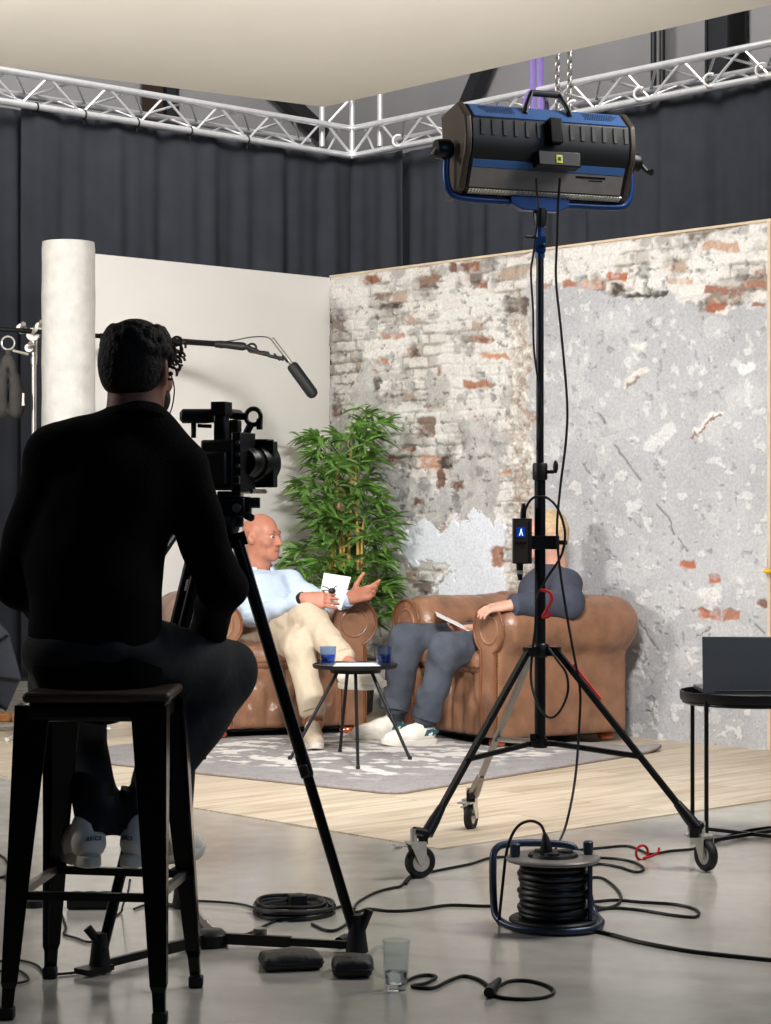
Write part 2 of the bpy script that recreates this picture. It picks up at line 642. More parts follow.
# ------------------------------------------------------------------ distance-field modelling
class SDF:
    def __init__(s, lo, hi, h):
        s.h = h
        s.lo = np.array(lo, np.float64)
        s.n = np.ceil((np.array(hi) - s.lo) / h).astype(int) + 1
        s.f = np.full(s.n, 0.5, np.float32)

    def _sub(s, lo, hi, pad):
        a = np.clip(np.floor((np.array(lo) - pad - s.lo) / s.h).astype(int), 0, s.n - 1)
        b = np.clip(np.ceil((np.array(hi) + pad - s.lo) / s.h).astype(int) + 1, 1, s.n)
        b = np.maximum(b, a + 1)
        ax = [np.float32(s.lo[i]) + np.arange(a[i], b[i], dtype=np.float32) * np.float32(s.h) for i in range(3)]
        sl = tuple(slice(a[i], b[i]) for i in range(3))
        return sl, ax[0][:, None, None], ax[1][None, :, None], ax[2][None, None, :]

    def _mix(s, sl, d, k, op):
        f = s.f[sl]
        if op == 'sub':
            d = -d
            if k:
                t = np.clip(0.5 - 0.5 * (f - d) / k, 0, 1)
                s.f[sl] = f * (1 - t) + d * t + k * t * (1 - t)
            else:
                s.f[sl] = np.maximum(f, d)
        elif op == 'and':
            s.f[sl] = np.maximum(f, d)
        else:
            if k:
                t = np.clip(0.5 + 0.5 * (f - d) / k, 0, 1)
                s.f[sl] = f * (1 - t) + d * t - k * t * (1 - t)
            else:
                s.f[sl] = np.minimum(f, d)

    def cap(s, a, b, ra, rb=None, k=0.02, op='add', flat=None):
        rb = ra if rb is None else rb
        a, b = np.array(a, float), np.array(b, float)
        R = max(ra, rb)
        sl, x, y, z = s._sub(np.minimum(a, b) - R, np.maximum(a, b) + R, k + 4 * s.h)
        d = b - a
        L = max(float(d @ d), 1e-9)
        t = np.clip(((x - a[0]) * d[0] + (y - a[1]) * d[1] + (z - a[2]) * d[2]) / L, 0, 1)
        q = np.sqrt((x - a[0] - t * d[0]) ** 2 + (y - a[1] - t * d[1]) ** 2 + (z - a[2] - t * d[2]) ** 2)
        s._mix(sl, q - (ra + (rb - ra) * t), k, op)
        return s

    def chain(s, pts, rs, k=0.02):
        for i in range(len(pts) - 1):
            s.cap(pts[i], pts[i + 1], rs[i], rs[i + 1], k)
        return s

    def ell(s, c, rad, R=None, k=0.02, op='add'):
        c = np.array(c, float)
        rad = np.array(rad, float) * np.ones(3)
        m = rad.max()
        sl, x, y, z = s._sub(c - m, c + m, k + 4 * s.h)
        x, y, z = x - c[0], y - c[1], z - c[2]
        if R is not None:
            A = np.array(R)
            x, y, z = (A[0, 0] * x + A[1, 0] * y + A[2, 0] * z, A[0, 1] * x + A[1, 1] * y + A[2, 1] * z, A[0, 2] * x + A[1, 2] * y + A[2, 2] * z)
        k0 = np.sqrt((x / rad[0]) ** 2 + (y / rad[1]) ** 2 + (z / rad[2]) ** 2)
        k1 = np.sqrt((x / rad[0] ** 2) ** 2 + (y / rad[1] ** 2) ** 2 + (z / rad[2] ** 2) ** 2) + 1e-6
        s._mix(sl, k0 * (k0 - 1) / k1, k, op)
        return s

    def box(s, c, half, r=0.02, R=None, k=0.02, op='add'):
        c = np.array(c, float)
        half = np.array(half, float)
        m = np.linalg.norm(half) if R is not None else half
        sl, x, y, z = s._sub(c - m, c + m, k + 4 * s.h)
        x, y, z = x - c[0], y - c[1], z - c[2]
        if R is not None:
            A = np.array(R)
            x, y, z = (A[0, 0] * x + A[1, 0] * y + A[2, 0] * z, A[0, 1] * x + A[1, 1] * y + A[2, 1] * z, A[0, 2] * x + A[1, 2] * y + A[2, 2] * z)
        qx, qy, qz = np.abs(x) - half[0] + r, np.abs(y) - half[1] + r, np.abs(z) - half[2] + r
        d = np.sqrt(np.maximum(qx, 0) ** 2 + np.maximum(qy, 0) ** 2 + np.maximum(qz, 0) ** 2) + np.minimum(np.maximum(np.maximum(qx, qy), qz), 0) - r
        s._mix(sl, d, k, op)
        return s

    def plane(s, p, n):
        """cut away the side the normal points to"""
        p, n = np.array(p, float), np.array(n, float)
        n = n / np.linalg.norm(n)
        ax = [np.float32(s.lo[i]) + np.arange(s.n[i], dtype=np.float32) * np.float32(s.h) for i in range(3)]
        d = (ax[0][:, None, None] - p[0]) * n[0] + (ax[1][None, :, None] - p[1]) * n[1] + (ax[2][None, None, :] - p[2]) * n[2]
        s.f = np.maximum(s.f, d.astype(np.float32))
        return s

    def wrinkle(s, amp, fr, seed=0):
        rng = np.random.RandomState(seed)
        ax = [np.float32(s.lo[i]) + np.arange(s.n[i], dtype=np.float32) * np.float32(s.h) for i in range(3)]
        x, y, z = ax[0][:, None, None], ax[1][None, :, None], ax[2][None, None, :]
        near = np.abs(s.f) < 4 * s.h + amp
        tot = np.zeros_like(s.f)
        for i in range(4):
            d = rng.randn(3)
            d /= np.linalg.norm(d)
            e = rng.randn(3)
            ph = rng.rand() * 6
            q = fr * (0.6 + 0.35 * i)
            tot += (np.sin(q * (d[0] * x + d[1] * y + d[2] * z) + ph + 1.3 * np.sin(0.5 * q * (e[0] * x + e[1] * y + e[2] * z))) / (1 + 0.4 * i)).astype(np.float32)
        s.f = np.where(near, s.f + amp * 0.5 * tot, s.f)
        return s

    def mesh(s, name, inv=None, extra=None):
        f, h = s.f, s.h
        g = f < 0
        nx, ny, nz = f.shape
        cnt = np.zeros((nx - 1, ny - 1, nz - 1), np.int8)
        offs = [(i, j, k) for i in (0, 1) for j in (0, 1) for k in (0, 1)]
        for i, j, k in offs:
            cnt += g[i:nx - 1 + i, j:ny - 1 + j, k:nz - 1 + k]
        act = (cnt > 0) & (cnt < 8)
        I = np.argwhere(act)
        idx = np.full(act.shape, -1, np.int64)
        idx[act] = np.arange(len(I))
        val = np.stack([f[I[:, 0] + i, I[:, 1] + j, I[:, 2] + k] for i, j, k in offs], 1).astype(np.float64)
        pos = np.zeros((len(I), 3))
        num = np.zeros(len(I))
        O = np.array(offs, float)
        for a in range(8):
            for b in range(a + 1, 8):
                if np.abs(O[a] - O[b]).sum() != 1:
                    continue
                m = (val[:, a] < 0) != (val[:, b] < 0)
                t = np.where(m, val[:, a] / np.where(m, val[:, a] - val[:, b], 1), 0)
                pos += m[:, None] * (O[a] + t[:, None] * (O[b] - O[a]))
                num += m
        pos = (I + pos / num[:, None]) * h + s.lo
        quads = []
        for ax in range(3):
            sl0 = [slice(None)] * 3
            sl1 = [slice(None)] * 3
            sl0[ax] = slice(0, -1)
            sl1[ax] = slice(1, None)
            ch = g[tuple(sl0)] != g[tuple(sl1)]
            o1, o2 = [(1, 2), (2, 0), (0, 1)][ax]
            E = np.argwhere(ch)
            E = E[(E[:, o1] > 0) & (E[:, o2] > 0) & (E[:, o1] < f.shape[o1] - 1) & (E[:, o2] < f.shape[o2] - 1)]
            if not len(E):
                continue
            ins = g[E[:, 0], E[:, 1], E[:, 2]]
            q = []
            for da, db in ((1, 1), (0, 1), (0, 0), (1, 0)):
                c = E.copy()
                c[:, o1] -= da
                c[:, o2] -= db
                q.append(idx[c[:, 0], c[:, 1], c[:, 2]])
            q = np.stack(q, 1)
            q[~ins] = q[~ins][:, ::-1]
            quads.append(q)
        F = np.concatenate(quads)
        F = F[(F >= 0).all(1)]
        if inv is not None:
            A = np.array(inv)
            pos = pos @ A[:3, :3].T + A[:3, 3]
        me = bpy.data.meshes.new(name)
        me.vertices.add(len(pos))
        me.vertices.foreach_set('co', pos.astype(np.float32).ravel())
        me.loops.add(F.size)
        me.loops.foreach_set('vertex_index', F.astype(np.int32).ravel())
        me.polygons.add(len(F))
        me.polygons.foreach_set('loop_start', np.arange(0, F.size, 4, dtype=np.int32))
        me.update(calc_edges=True)
        me.validate()
        me.shade_smooth()
        return me


def spart(name, S, mt, parent, local=False, label=None):
    inv = None if local or parent is None else wmat(parent).inverted()
    o = link(name, S.mesh(name, inv), mt, parent)
    if label:
        o['label'] = label
    return o


# ------------------------------------------------------------------ numpy noise for relief surfaces
def vnoise(x, y, seed):
    rng = np.random.RandomState(seed)
    T = rng.rand(256, 256)
    xi, yi = np.floor(x).astype(int), np.floor(y).astype(int)
    fx, fy = x - xi, y - yi
    fx, fy = fx * fx * (3 - 2 * fx), fy * fy * (3 - 2 * fy)
    g = lambda a, b: T[a % 256, b % 256]
    return (g(xi, yi) * (1 - fx) + g(xi + 1, yi) * fx) * (1 - fy) + (g(xi, yi + 1) * (1 - fx) + g(xi + 1, yi + 1) * fx) * fy


def fbm(x, y, seed, octv=5, gain=0.55):
    t, a, n = 0, 1, 0
    for i in range(octv):
        t = t + a * vnoise(x * 2 ** i, y * 2 ** i, seed + i)
        n += a
        a *= gain
    return t / n


def sstep(a, b, x):
    t = np.clip((x - a) / (b - a), 0, 1)
    return t * t * (3 - 2 * t)


def relief(name, co, quads_shape, colour, mt, parent=None):
    """grid of points (n, m, 3) with a colour (n, m, 3) stored as the paint attribute"""
    n, m = quads_shape
    me = bpy.data.meshes.new(name)
    me.vertices.add(n * m)
    me.vertices.foreach_set('co', co.reshape(-1).astype(np.float32))
    i = np.arange(n * m).reshape(n, m)
    F = np.stack([i[:-1, :-1], i[1:, :-1], i[1:, 1:], i[:-1, 1:]], -1).reshape(-1, 4)
    me.loops.add(F.size)
    me.loops.foreach_set('vertex_index', F.astype(np.int32).ravel())
    me.polygons.add(len(F))
    me.polygons.foreach_set('loop_start', np.arange(0, F.size, 4, dtype=np.int32))
    me.update(calc_edges=True)
    at = me.attributes.new('paint', 'FLOAT_COLOR', 'POINT')
    c4 = np.ones((n * m, 4), np.float32)
    c4[:, :3] = colour.reshape(-1, 3)
    at.data.foreach_set('color', c4.ravel())
    me.shade_smooth()
    return link(name, me, mt, parent)

# ================================================================== THE SETTING
mb = MB()
mb.v = [V(p) for p in ((-9, -2, 0), (9, -2, 0), (9, 26, 0), (-9, 26, 0), (-9, -2, -.1), (9, -2, -.1), (9, 26, -.1), (-9, 26, -.1))]
mb.f = [(0, 1, 2, 3), (7, 6, 5, 4), (0, 4, 5, 1), (1, 5, 6, 2), (2, 6, 7, 3), (3, 7, 4, 0)]
struct('floor', mb, 'floor')

WANG = math.atan2(W.y, W.x)      # local x runs along the white wall, local y along the brick wall
FL_V, FL_U = 3.28, 4.33
FLH = 0.006
mb = MB().box((FL_V / 2 - 0.02, FL_U / 2 - 0.02, FLH / 2), (FL_V + 0.04, FL_U + 0.04, FLH))
o = struct('floor_stage', mb, 'planks')
o.location = CORNER
o.rotation_euler = (0, 0, WANG)

WALL_H = 2.566
WL_LEN = 1.76
mb = MB().box((WL_LEN / 2, -0.03, WALL_H / 2 + FLH / 2), (WL_LEN, 0.06, WALL_H - FLH))
o = struct('wall_left', mb, 'white_wall')
o.location = CORNER
o.rotation_euler = (0, 0, WANG)


def brick_wall():
    LEN = 3.235
    h = 0.0052
    n, m = int(LEN / h), int((WALL_H - FLH) / h)
    s = np.linspace(0, LEN, n)[:, None] * np.ones((1, m))
    z = np.linspace(FLH, WALL_H, m)[None, :] * np.ones((n, 1))
    X = CORNER.x + U.x * s
    Y = CORNER.y + U.y * s
    px = CX + FPX * X / Y
    py = CY - FPX * (z - CAM_H) / Y
    c3 = lambda r, g, b: np.array(lin((r, g, b)))
    jag = (fbm(s * 9, z * 9, 11) - .5)
    jag2 = (fbm(s * 28, z * 28, 17) - .5)
    # --- where the rough masonry lies
    left = sstep(6, -6, px - 533 - jag * 26)
    yb = np.interp(px, [500, 545, 580, 608, 640, 668, 690, 720, 750, 775], [288, 285, 287, 290, 297, 292, 305, 314, 302, 300])
    top = sstep(3, -3, py - yb - jag * 22 - jag2 * 14)
    rough = np.maximum(left, top)
    # --- bricks
    zw = z + (fbm(s * 3, z * 3, 23) - .5) * .035 + (fbm(s * 12, z * 12, 24) - .5) * .012
    row = np.floor(zw / .064)
    fr = zw / .064 - row
    sw = s + (fbm(s * 4, z * 4, 29) - .5) * .05
    bl = .205
    q = sw / bl + (row % 2) * .5 + vnoise(row * 7.3, row * 0 + 3.1, 5) * .6
    bi = np.floor(q)
    fq = q - bi
    mort = np.maximum(sstep(.16, .05, np.minimum(fr, 1 - fr) + jag2 * .25), sstep(.055, .02, np.minimum(fq, 1 - fq) + jag2 * .08))
    hsh = np.random.RandomState(3).rand(128, 128)
    r1 = hsh[(bi.astype(int) * 3 + 5) % 128, row.astype(int) % 128]
    r2 = hsh[(bi.astype(int) * 5 + 31) % 128, (row.astype(int) * 3 + 9) % 128]
    col = np.where((r1 < .5)[..., None], c3(212, 207, 200), c3(186, 181, 174))
    col = np.where((r1 > .80)[..., None], c3(176, 156, 140), col)
    col = np.where((r1 > .95)[..., None], c3(150, 106, 84), col)
    col = np.where(((r1 > .70) & (r1 < .745))[..., None], c3(126, 116, 108), col)
    hgt = (r2 - .5) * .010 + jag2 * .010 - mort * .010
    col = col * (1 - mort[..., None]) + c3(166, 160, 152) * mort[..., None]
    # lime wash and render left on the bricks
    wash = fbm(s * 5, z * 6.5, 41)
    k = sstep(.42, .56, wash)[..., None] * .88
    col = col * (1 - k) + c3(220, 217, 212) * k
    hgt = hgt * (1 - .5 * k[..., 0])
    ren = fbm(s * 3.2 + 7, z * 3.2, 47)
    low = sstep(330, 470, py)
    k = sstep(.62 - .10 * low, .68 - .10 * low, ren + jag2 * .12)[..., None] * (1 - top)[..., None]
    gcol = c3(186, 183, 179) * (0.68 + .62 * fbm(s * 14, z * 14, 51))[..., None]
    col = col * (1 - k) + gcol * k
    hgt = hgt * (1 - k[..., 0]) + k[..., 0] * (.006 + jag2 * .008)
    # grey blotches and darker sunken pits
    bl2 = sstep(.56, .72, fbm(s * 11 + 3, z * 15, 57))[..., None]
    col = col * (1 - .38 * bl2)
    pit = sstep(.66, .74, fbm(s * 22, z * 30, 61))
    col = col * (1 - .5 * pit[..., None])
    hgt = hgt - .010 * pit
    # crumbled strip beside the smooth render
    strip = sstep(14, 8, np.abs(px - 522 - jag * 14)) * sstep(285, 300, py)
    sp = fbm(s * 30, z * 30, 67)
    scol = np.where((sp > .60)[..., None], c3(226, 221, 212), np.where((sp < .38)[..., None], c3(160, 138, 122), c3(190, 182, 172)))
    col = col * (1 - .8 * strip[..., None]) + scol * .8 * strip[..., None]
    hgt = hgt + strip * (sp - .5) * .03
    # --- smooth grey render on the right
    pc = c3(178, 178, 180) * (0.82 + .36 * fbm(s * 2.3, z * 2.3, 71))[..., None] * (0.93 + .14 * fbm(s * 16, z * 16, 73))[..., None]
    fl = fbm(s * 5.5 + 2, z * 7, 77) + jag2 * .10
    flake = sstep(.60, .64, fl)
    pc = pc * (1 - .45 * flake[..., None]) + c3(200, 199, 198) * .45 * flake[..., None]
    ph = .010 + jag * .008 + flake * .0025
    fl2 = fbm(s * 17 + 5, z * 17, 83) + jag2 * .1
    chip = sstep(.66, .675, fl2)
    pc = pc * (1 - .55 * chip[..., None]) + c3(220, 218, 215) * .55 * chip[..., None]
    ph = ph + chip * .004
    fl3 = fbm(s * 24 + 9, z * 24, 89)
    dent = sstep(.715, .74, fl3)
    pc = pc * (1 - .25 * dent[..., None])
    ph = ph - dent * .010
    R = rough[..., None]
    col = pc * (1 - R) + col * R
    hgt = ph * (1 - rough) + hgt * rough
    # dark torn edge under the upper courses
    edge = top * (1 - top) * 4 * (1 - left)
    col = col * (1 - .45 * edge[..., None] * sstep(.4, .6, fbm(s * 8, z * 8, 97))[..., None])

    def poly_mask(pts, soft=2.0, wob=14):
        qx, qy = px + jag * wob + jag2 * wob * .8, py + jag2 * wob
        inside = np.zeros(px.shape, bool)
        j = len(pts) - 1
        for i in range(len(pts)):
            (xi, yi), (xj, yj) = pts[i], pts[j]
            inside ^= ((yi > qy) != (yj > qy)) & (qx < (xj - xi) * (qy - yi) / (yj - yi + 1e-9) + xi)
            j = i
        return inside.astype(float)

    k = poly_mask([(398, 532), (426, 520), (440, 534), (468, 520), (479, 506), (486, 524), (501, 520), (503, 575), (498, 612), (445, 612), (436, 592), (452, 568), (430, 560), (412, 566), (402, 548)], wob=22)[..., None]
    col = col * (1 - k) + c3(226, 229, 236) * (0.9 + .15 * fbm(s * 9, z * 9, 101))[..., None] * k
    hgt = hgt * (1 - k[..., 0]) + .008 * k[..., 0]
    # single bare bricks and holes seen in the wall: x0, y0, x1, y1, colour, depth
    red, dkred, brown, dark, pink = (152, 112, 95), (122, 94, 83), (134, 114, 102), (84, 76, 70), (196, 166, 150)
    for x0, y0, x1, y1, c, d in (
            (416, 417, 434, 438, brown, -.012), (394, 446, 418, 452, (150, 112, 92), -.006), (385, 455, 400, 463, dkred, -.01),
            (420, 456, 440, 469, (200, 160, 140), -.004), (437, 456, 452, 470, dark, -.012), (436, 470, 444, 488, dkred, -.006), (452, 481, 464, 488, dkred, -.004),
            (414, 499, 424, 505, dkred, -.005), (505, 296, 525, 313, (106, 94, 86), -.02), (450, 263, 468, 273, dkred, -.006), (418, 275, 440, 284, (150, 120, 104), -.006),
            (472, 281, 488, 289, red, -.004), (470, 336, 492, 342, red, -.003), (482, 353, 506, 358, (190, 140, 110), -.003), (464, 381, 490, 388, (168, 122, 100), -.004),
            (372, 292, 392, 300, brown, -.006), (378, 303, 402, 309, dark, -.012), (380, 333, 404, 338, (182, 148, 130), -.003), (332, 405, 342, 416, dkred, -.005),
            (372, 376, 378, 392, dark, -.01), (382, 360, 388, 364, (188, 140, 116), -.003), (332, 320, 344, 332, (150, 138, 128), -.006),
            (608, 273, 628, 283, (176, 112, 86), -.004), (612, 285, 624, 297, dark, -.02), (624, 294, 650, 298, dark, -.02), (706, 286, 746, 295, red, -.003), (748, 282, 767, 288, red, -.003),
            (707, 305, 726, 312, (166, 108, 86), -.003), (703, 242, 738, 251, (186, 154, 134), -.003), (756, 270, 767, 276, red, -.003), (754, 303, 767, 308, red, -.003),
            (666, 279, 694, 285, pink, -.003), (562, 281, 576, 286, (172, 120, 98), -.004), (582, 280, 602, 289, pink, -.003), (648, 290, 668, 296, dark, -.014),
            (682, 561, 696, 568, (176, 112, 88), -.006), (710, 575, 722, 584, (178, 118, 94), -.006), (701, 609, 720, 619, (176, 118, 96), -.008), (722, 610, 742, 620, (172, 124, 104), -.008),
            (759, 599, 769, 606, dkred, -.008), (536, 285, 548, 290, (176, 128, 104), -.004), (500, 470, 512, 474, (186, 140, 112), -.004), (492, 545, 503, 566, (166, 126, 106), -.006)):
        wob = 6
        qx, qy = px + jag * wob * 1.5 + jag2 * wob, py + jag2 * wob + jag * wob
        k = (sstep(1.2, -1.2, np.maximum(np.abs(qx - (x0 + x1) / 2) - (x1 - x0) / 2, np.abs(qy - (y0 + y1) / 2) - (y1 - y0) / 2)))[..., None]
        k = k * (.55 + .45 * sstep(.35, .5, fbm(s * 20, z * 20, 131)))[..., None]
        cc = c3(*c) * (0.75 + .5 * fbm(s * 30, z * 30, 113))[..., None]
        col = col * (1 - k) + cc * k
        hgt = hgt + d * k[..., 0]

    def seg(pts, wd, c, depth, amt):
        nonlocal col, hgt
        d = np.full(px.shape, 1e3)
        qx, qy = px + jag2 * 10, py + jag2 * 8
        for (ax, ay), (bx, by) in zip(pts[:-1], pts[1:]):
            L = (bx - ax) ** 2 + (by - ay) ** 2
            t = np.clip(((qx - ax) * (bx - ax) + (qy - ay) * (by - ay)) / L, 0, 1)
            d = np.minimum(d, np.hypot(qx - ax - t * (bx - ax), qy - ay - t * (by - ay)))
        k = sstep(wd + .9, wd - .9, d)[..., None] * amt
        col = col * (1 - k) + c3(*c) * k
        hgt = hgt + depth * k[..., 0]

    for pts in ([(601, 415), (606, 424)], [(616, 445), (628, 462), (640, 479)], [(656, 503), (668, 516), (676, 535)], [(681, 540), (689, 552)], [(627, 604), (640, 622), (658, 649)], [(585, 465), (591, 474)], [(697, 268 + 370), (712, 628)], [(757, 625), (764, 632)]):
        seg(pts, .8, (96, 94, 92), -.006, .8)
    seg([(699, 432), (708, 424), (719, 414)], 4.0, (226, 223, 218), .006, .9)
    seg([(694, 439), (701, 433), (712, 423), (721, 414)], 1.4, (128, 96, 78), -.006, .9)
    seg([(636, 347), (646, 346)], 3.0, (222, 220, 214), .006, .9)
    seg([(626, 386), (636, 375), (647, 370)], 3.0, (218, 212, 202), .005, .9)
    seg([(628, 388), (640, 377)], 1.0, (120, 100, 86), -.006, .8)
    seg([(650, 447), (664, 436), (670, 428)], 6.0, (214, 213, 211), .006, .8)
    seg([(745, 372), (752, 366)], 4.0, (226, 225, 222), .005, .9)
    seg([(704, 592), (716, 596)], 6.0, (222, 220, 216), .004, .7)
    hgt = np.clip(hgt, -.03, .03)
    # a rim that closes the relief against the panel
    co = np.stack([X + W.x * hgt, Y + W.y * hgt, z], -1)
    return relief('wall_right', co, (n, m), np.clip(col, 0, 1), 'masonry')


o = brick_wall()
o['kind'] = 'structure'
BWL = 3.235
mb = MB().box((0, 0, WALL_H / 2), (0.03, 0.03, 0.03))
mb = MB()
mb.box((-0.075, BWL / 2 + 0.02, WALL_H / 2 + .004), (0.07, BWL - 0.04, WALL_H - .012))
pb = struct('trim_1', mb, 'pine')
pb.location = CORNER
pb.rotation_euler = (0, 0, WANG)
mb = MB()
mb.box((-0.052, BWL + 0.009, WALL_H / 2 + .004), (0.13, 0.018, WALL_H - .008))
mb.box((-0.052, BWL / 2 + .03, WALL_H + 0.006), (0.13, BWL + .04, 0.012))
pb = struct('trim_2', mb, 'pine')
pb.location = CORNER
pb.rotation_euler = (0, 0, WANG)

# ------------------------------------------------------------------ overhead panel (a white cloth ceiling over the set)
A = P(324, 107, 12.0)
pl = (P(0, 66, (107 - CY) / (66 - CY) * 12.0) - A).normalized()
pr = (P(771, 5, (107 - CY) / (5 - CY) * 12.0) - A).normalized()
mb = MB().prism([A, A + pl * 4.6, A + pl * 4.6 + pr * 4.6, A + pr * 4.6], (0, 0, 0.06))
o = struct('ceiling_panel', mb, 'panel')

# ------------------------------------------------------------------ the hall beyond the curtains
T0 = P(352, 156, 16.5)
HC = V((T0.x - (U + W).x * -0, T0.y, 0)) - (U + W) * 2.2     # hall corner behind the truss corner
for nm, d in (('wall_back', U), ('wall_side', W)):
    other = W if nm == 'wall_back' else U
    mb = MB().prism([HC, HC + d * 14, HC + d * 14 - other * .2, HC - other * .2], (0, 0, 8.2))
    struct(nm, mb, 'hall')
mb = MB().box((0, 15, 8.25), (26, 30, .1))
struct('ceiling', mb, 'hall')
k = 0


def hall_at(px, d):
    """foot on the hall wall seen in column px"""
    a = (px - CX) / FPX
    t = (a * HC.y - HC.x) / (d.x - a * d.y)
    return HC + d * t


for px, wd, d, nm, lab in ((740, .22, U, 'steel_post', 'dark steel post standing before the grey hall wall'), (152, .13, W, 'steel_post', 'dark steel post with a tan edge seen through the truss')):
    q = hall_at(px, d) + (W if d == U else U) * .18
    r = MB().box((0, 0, 4), (wd, .20, 8))
    r.box((wd * .5 - .01, 0, 4), (.02, .24, 8)).box((-wd * .5 + .01, 0, 4), (.02, .24, 8))
    t = thing(nm, lab, 'post', q, math.atan2(d.y, d.x))
    part('web', r, 'dark_steel', t, local=True, smooth=False)
    if wd < .2:
        part('edge_board', MB().box((wd * .5 + .06, 0, 4), (.07, .2, 8)), 'wood_dk', t, local=True, smooth=False)
q = hall_at(674, U) + W * .2
t = thing('wall_pipe', 'pair of thin dark pipes fixed to the grey hall wall', 'pipe', q, math.atan2(U.y, U.x))
for dx in (-.045, .045):
    part('pipe', MB().cyl((dx, 0, 0), (dx, 0, 8), .024, n=12), 'dark_steel', t, local=True)
part('clamp', MB().box((0, 0, 6.0), (.22, .06, .03)), 'dark_steel', t, local=True)
for px0, py0, px1, py1, d, lab in ((478, 112, 499, 62, U, 'slanting dark brace on the hall wall behind the purple strap'), (250, 78, 292, 118, W, 'slanting dark brace on the hall wall left of the truss corner')):
    a, b = hall_at(px0, d), hall_at(px1, d)
    a.z, b.z = CAM_H + (CY - py0) / FPX * a.y, CAM_H + (CY - py1) / FPX * b.y
    off = (W if d == U else U) * .15
    dd = (b - a) * .5
    solo('steel_brace', MB().tube([a + off - dd, b + off + dd], .085, n=4), 'dark_steel', lab, 'beam', smooth=False)


# ------------------------------------------------------------------ curtains
def curtain(name, d, t0, t1, label, seed, top=3.965, off=0.0):
    rng = random.Random(seed)
    n = int((t1 - t0) * 60)
    zs = [0.03 + (top - .03) * i / 40 for i in range(41)]
    base = V((T0.x, T0.y, 0))
    out = W if d == U else U
    ph = [rng.uniform(0, 6) for _ in range(4)]
    co, w = [], []
    mbb = MB()
    for i in range(n + 1):
        t = t0 + (t1 - t0) * i / n
        for z in zs:
            f = 1 - .55 * (z / top) ** 6
            a = .045 * math.sin(t * 9 + ph[0] + .25 * math.sin(z * .8 + ph[1])) + .028 * math.sin(t * 21 + ph[2] + .5 * math.sin(z * .5)) + .015 * math.sin(t * 37 + ph[3])
            e = a * .8
            p = base + d * t + out * (e * f * .8 - .07 + off)
            mbb.v.append(V((p.x, p.y, z)))
    m = len(zs)
    mbb.f = [(i * m + j, (i + 1) * m + j, (i + 1) * m + j + 1, i * m + j + 1) for i in range(n) for j in range(m - 1)]
    o = solo('curtain', mbb, 'curtain', label, 'curtain', 'black drapes hung round the set', angle=0)
    s = o.modifiers.new('cloth', 'SOLIDIFY')
    s.thickness = .006
    return o


curtain('curtain', W, -.08, 3.0, 'wide black curtain behind the white wall and the column', 1)
curtain('curtain', W, 2.80, 5.2, 'black curtain at the far left edge, beside the hanging bag', 2, off=-.09)
curtain('curtain', U, -.08, .50, 'narrow black curtain just right of the truss corner', 3)
curtain('curtain', U, .36, 2.50, 'black curtain above the brick wall, behind the lamp head', 4, off=-.09)
curtain('curtain', U, 2.40, 4.9, 'black curtain above the torn brick end at the right', 5)


# ------------------------------------------------------------------ trusses
def truss(d, label, t_from, t_to, hooks):
    r = thing('lighting_truss', label, 'truss', (T0.x, T0.y, T0.z), math.atan2(d.y, d.x))
    sgn = 1 if d == U else -1          # the set lies on this side
    hh = .215
    ya = -.20 * sgn if d == U else .20
    ya = -.19 if V((math.cos(r.rotation_euler.z + PI / 2), math.sin(r.rotation_euler.z + PI / 2), 0)).dot(V((0, -1, 0))) > 0 else .19
    ch = [(0, 0), (0, hh), (ya, hh * .5)]
    for y, z in ch:
        part('chord', MB().tube([(t_from, y, z), (t_to, y, z)], .025, 14), 'alu', r, local=True)
    bay = .50
    k = 0
    t = t_from + .05
    while t + bay < t_to:
        for (a, b, o) in (((0, hh), (0, 0), 0), ((0, 0), (ya, hh * .5), .1), ((ya, hh * .5), (0, hh), .05)):
            e = bay * .44
            part('brace', MB().tube([(t + o, a[0], a[1]), (t + o + e, b[0], b[1])], .0095, 8), 'alu', r, local=True)
            if o or True:
                part('brace', MB().tube([(t + o + e, b[0], b[1]), (t + o + bay * .98, a[0], a[1])], .0095, 8), 'alu', r, local=True)
        t += bay
    return r


truss(W, 'aluminium truss carrying the curtains on the left side', .28, 5.4, 0)
truss(U, 'aluminium truss running behind the lamp head to the right', .28, 5.4, 0)
# corner piece with its upright
r = thing('truss_corner', 'aluminium corner joint of the two trusses with a short upright', 'truss', tuple(T0))
hh = .215
dW, dU = W * .28, U * .28
back = -(U + W).normalized()
for z in (0, hh):
    part('chord', MB().tube([T0 + dW + V((0, 0, z)), T0 + V((0, 0, z)), T0 + dU + V((0, 0, z))], .025, 14), 'alu', r)
part('post', MB().tube([T0 + V((0, 0, -.02)), T0 + V((0, 0, .75))], .022, 12), 'alu', r)
for s_, dd in ((1, W), (1, U)):
    q = T0 + dd * .26 - (U if dd == W else W) * .06
    part('post', MB().tube([q + V((0, 0, .05)), q + V((0, 0, .75))], .022, 12), 'alu', r)
    part('brace', MB().tube([T0 + V((0, 0, .0)), T0 + dd * .26 + V((0, 0, hh))], .011, 8), 'alu', r)
    part('brace', MB().tube([T0 + dd * .26 + V((0, 0, 0.0)), T0 + dd * .14 + V((0, 0, hh)) + back * .1], .0095, 8), 'alu', r)
part('brace', MB().tube([T0 + W * .24 + V((0, 0, .24)), T0 + U * .1 + V((0, 0, .52))], .011, 8), 'alu', r)
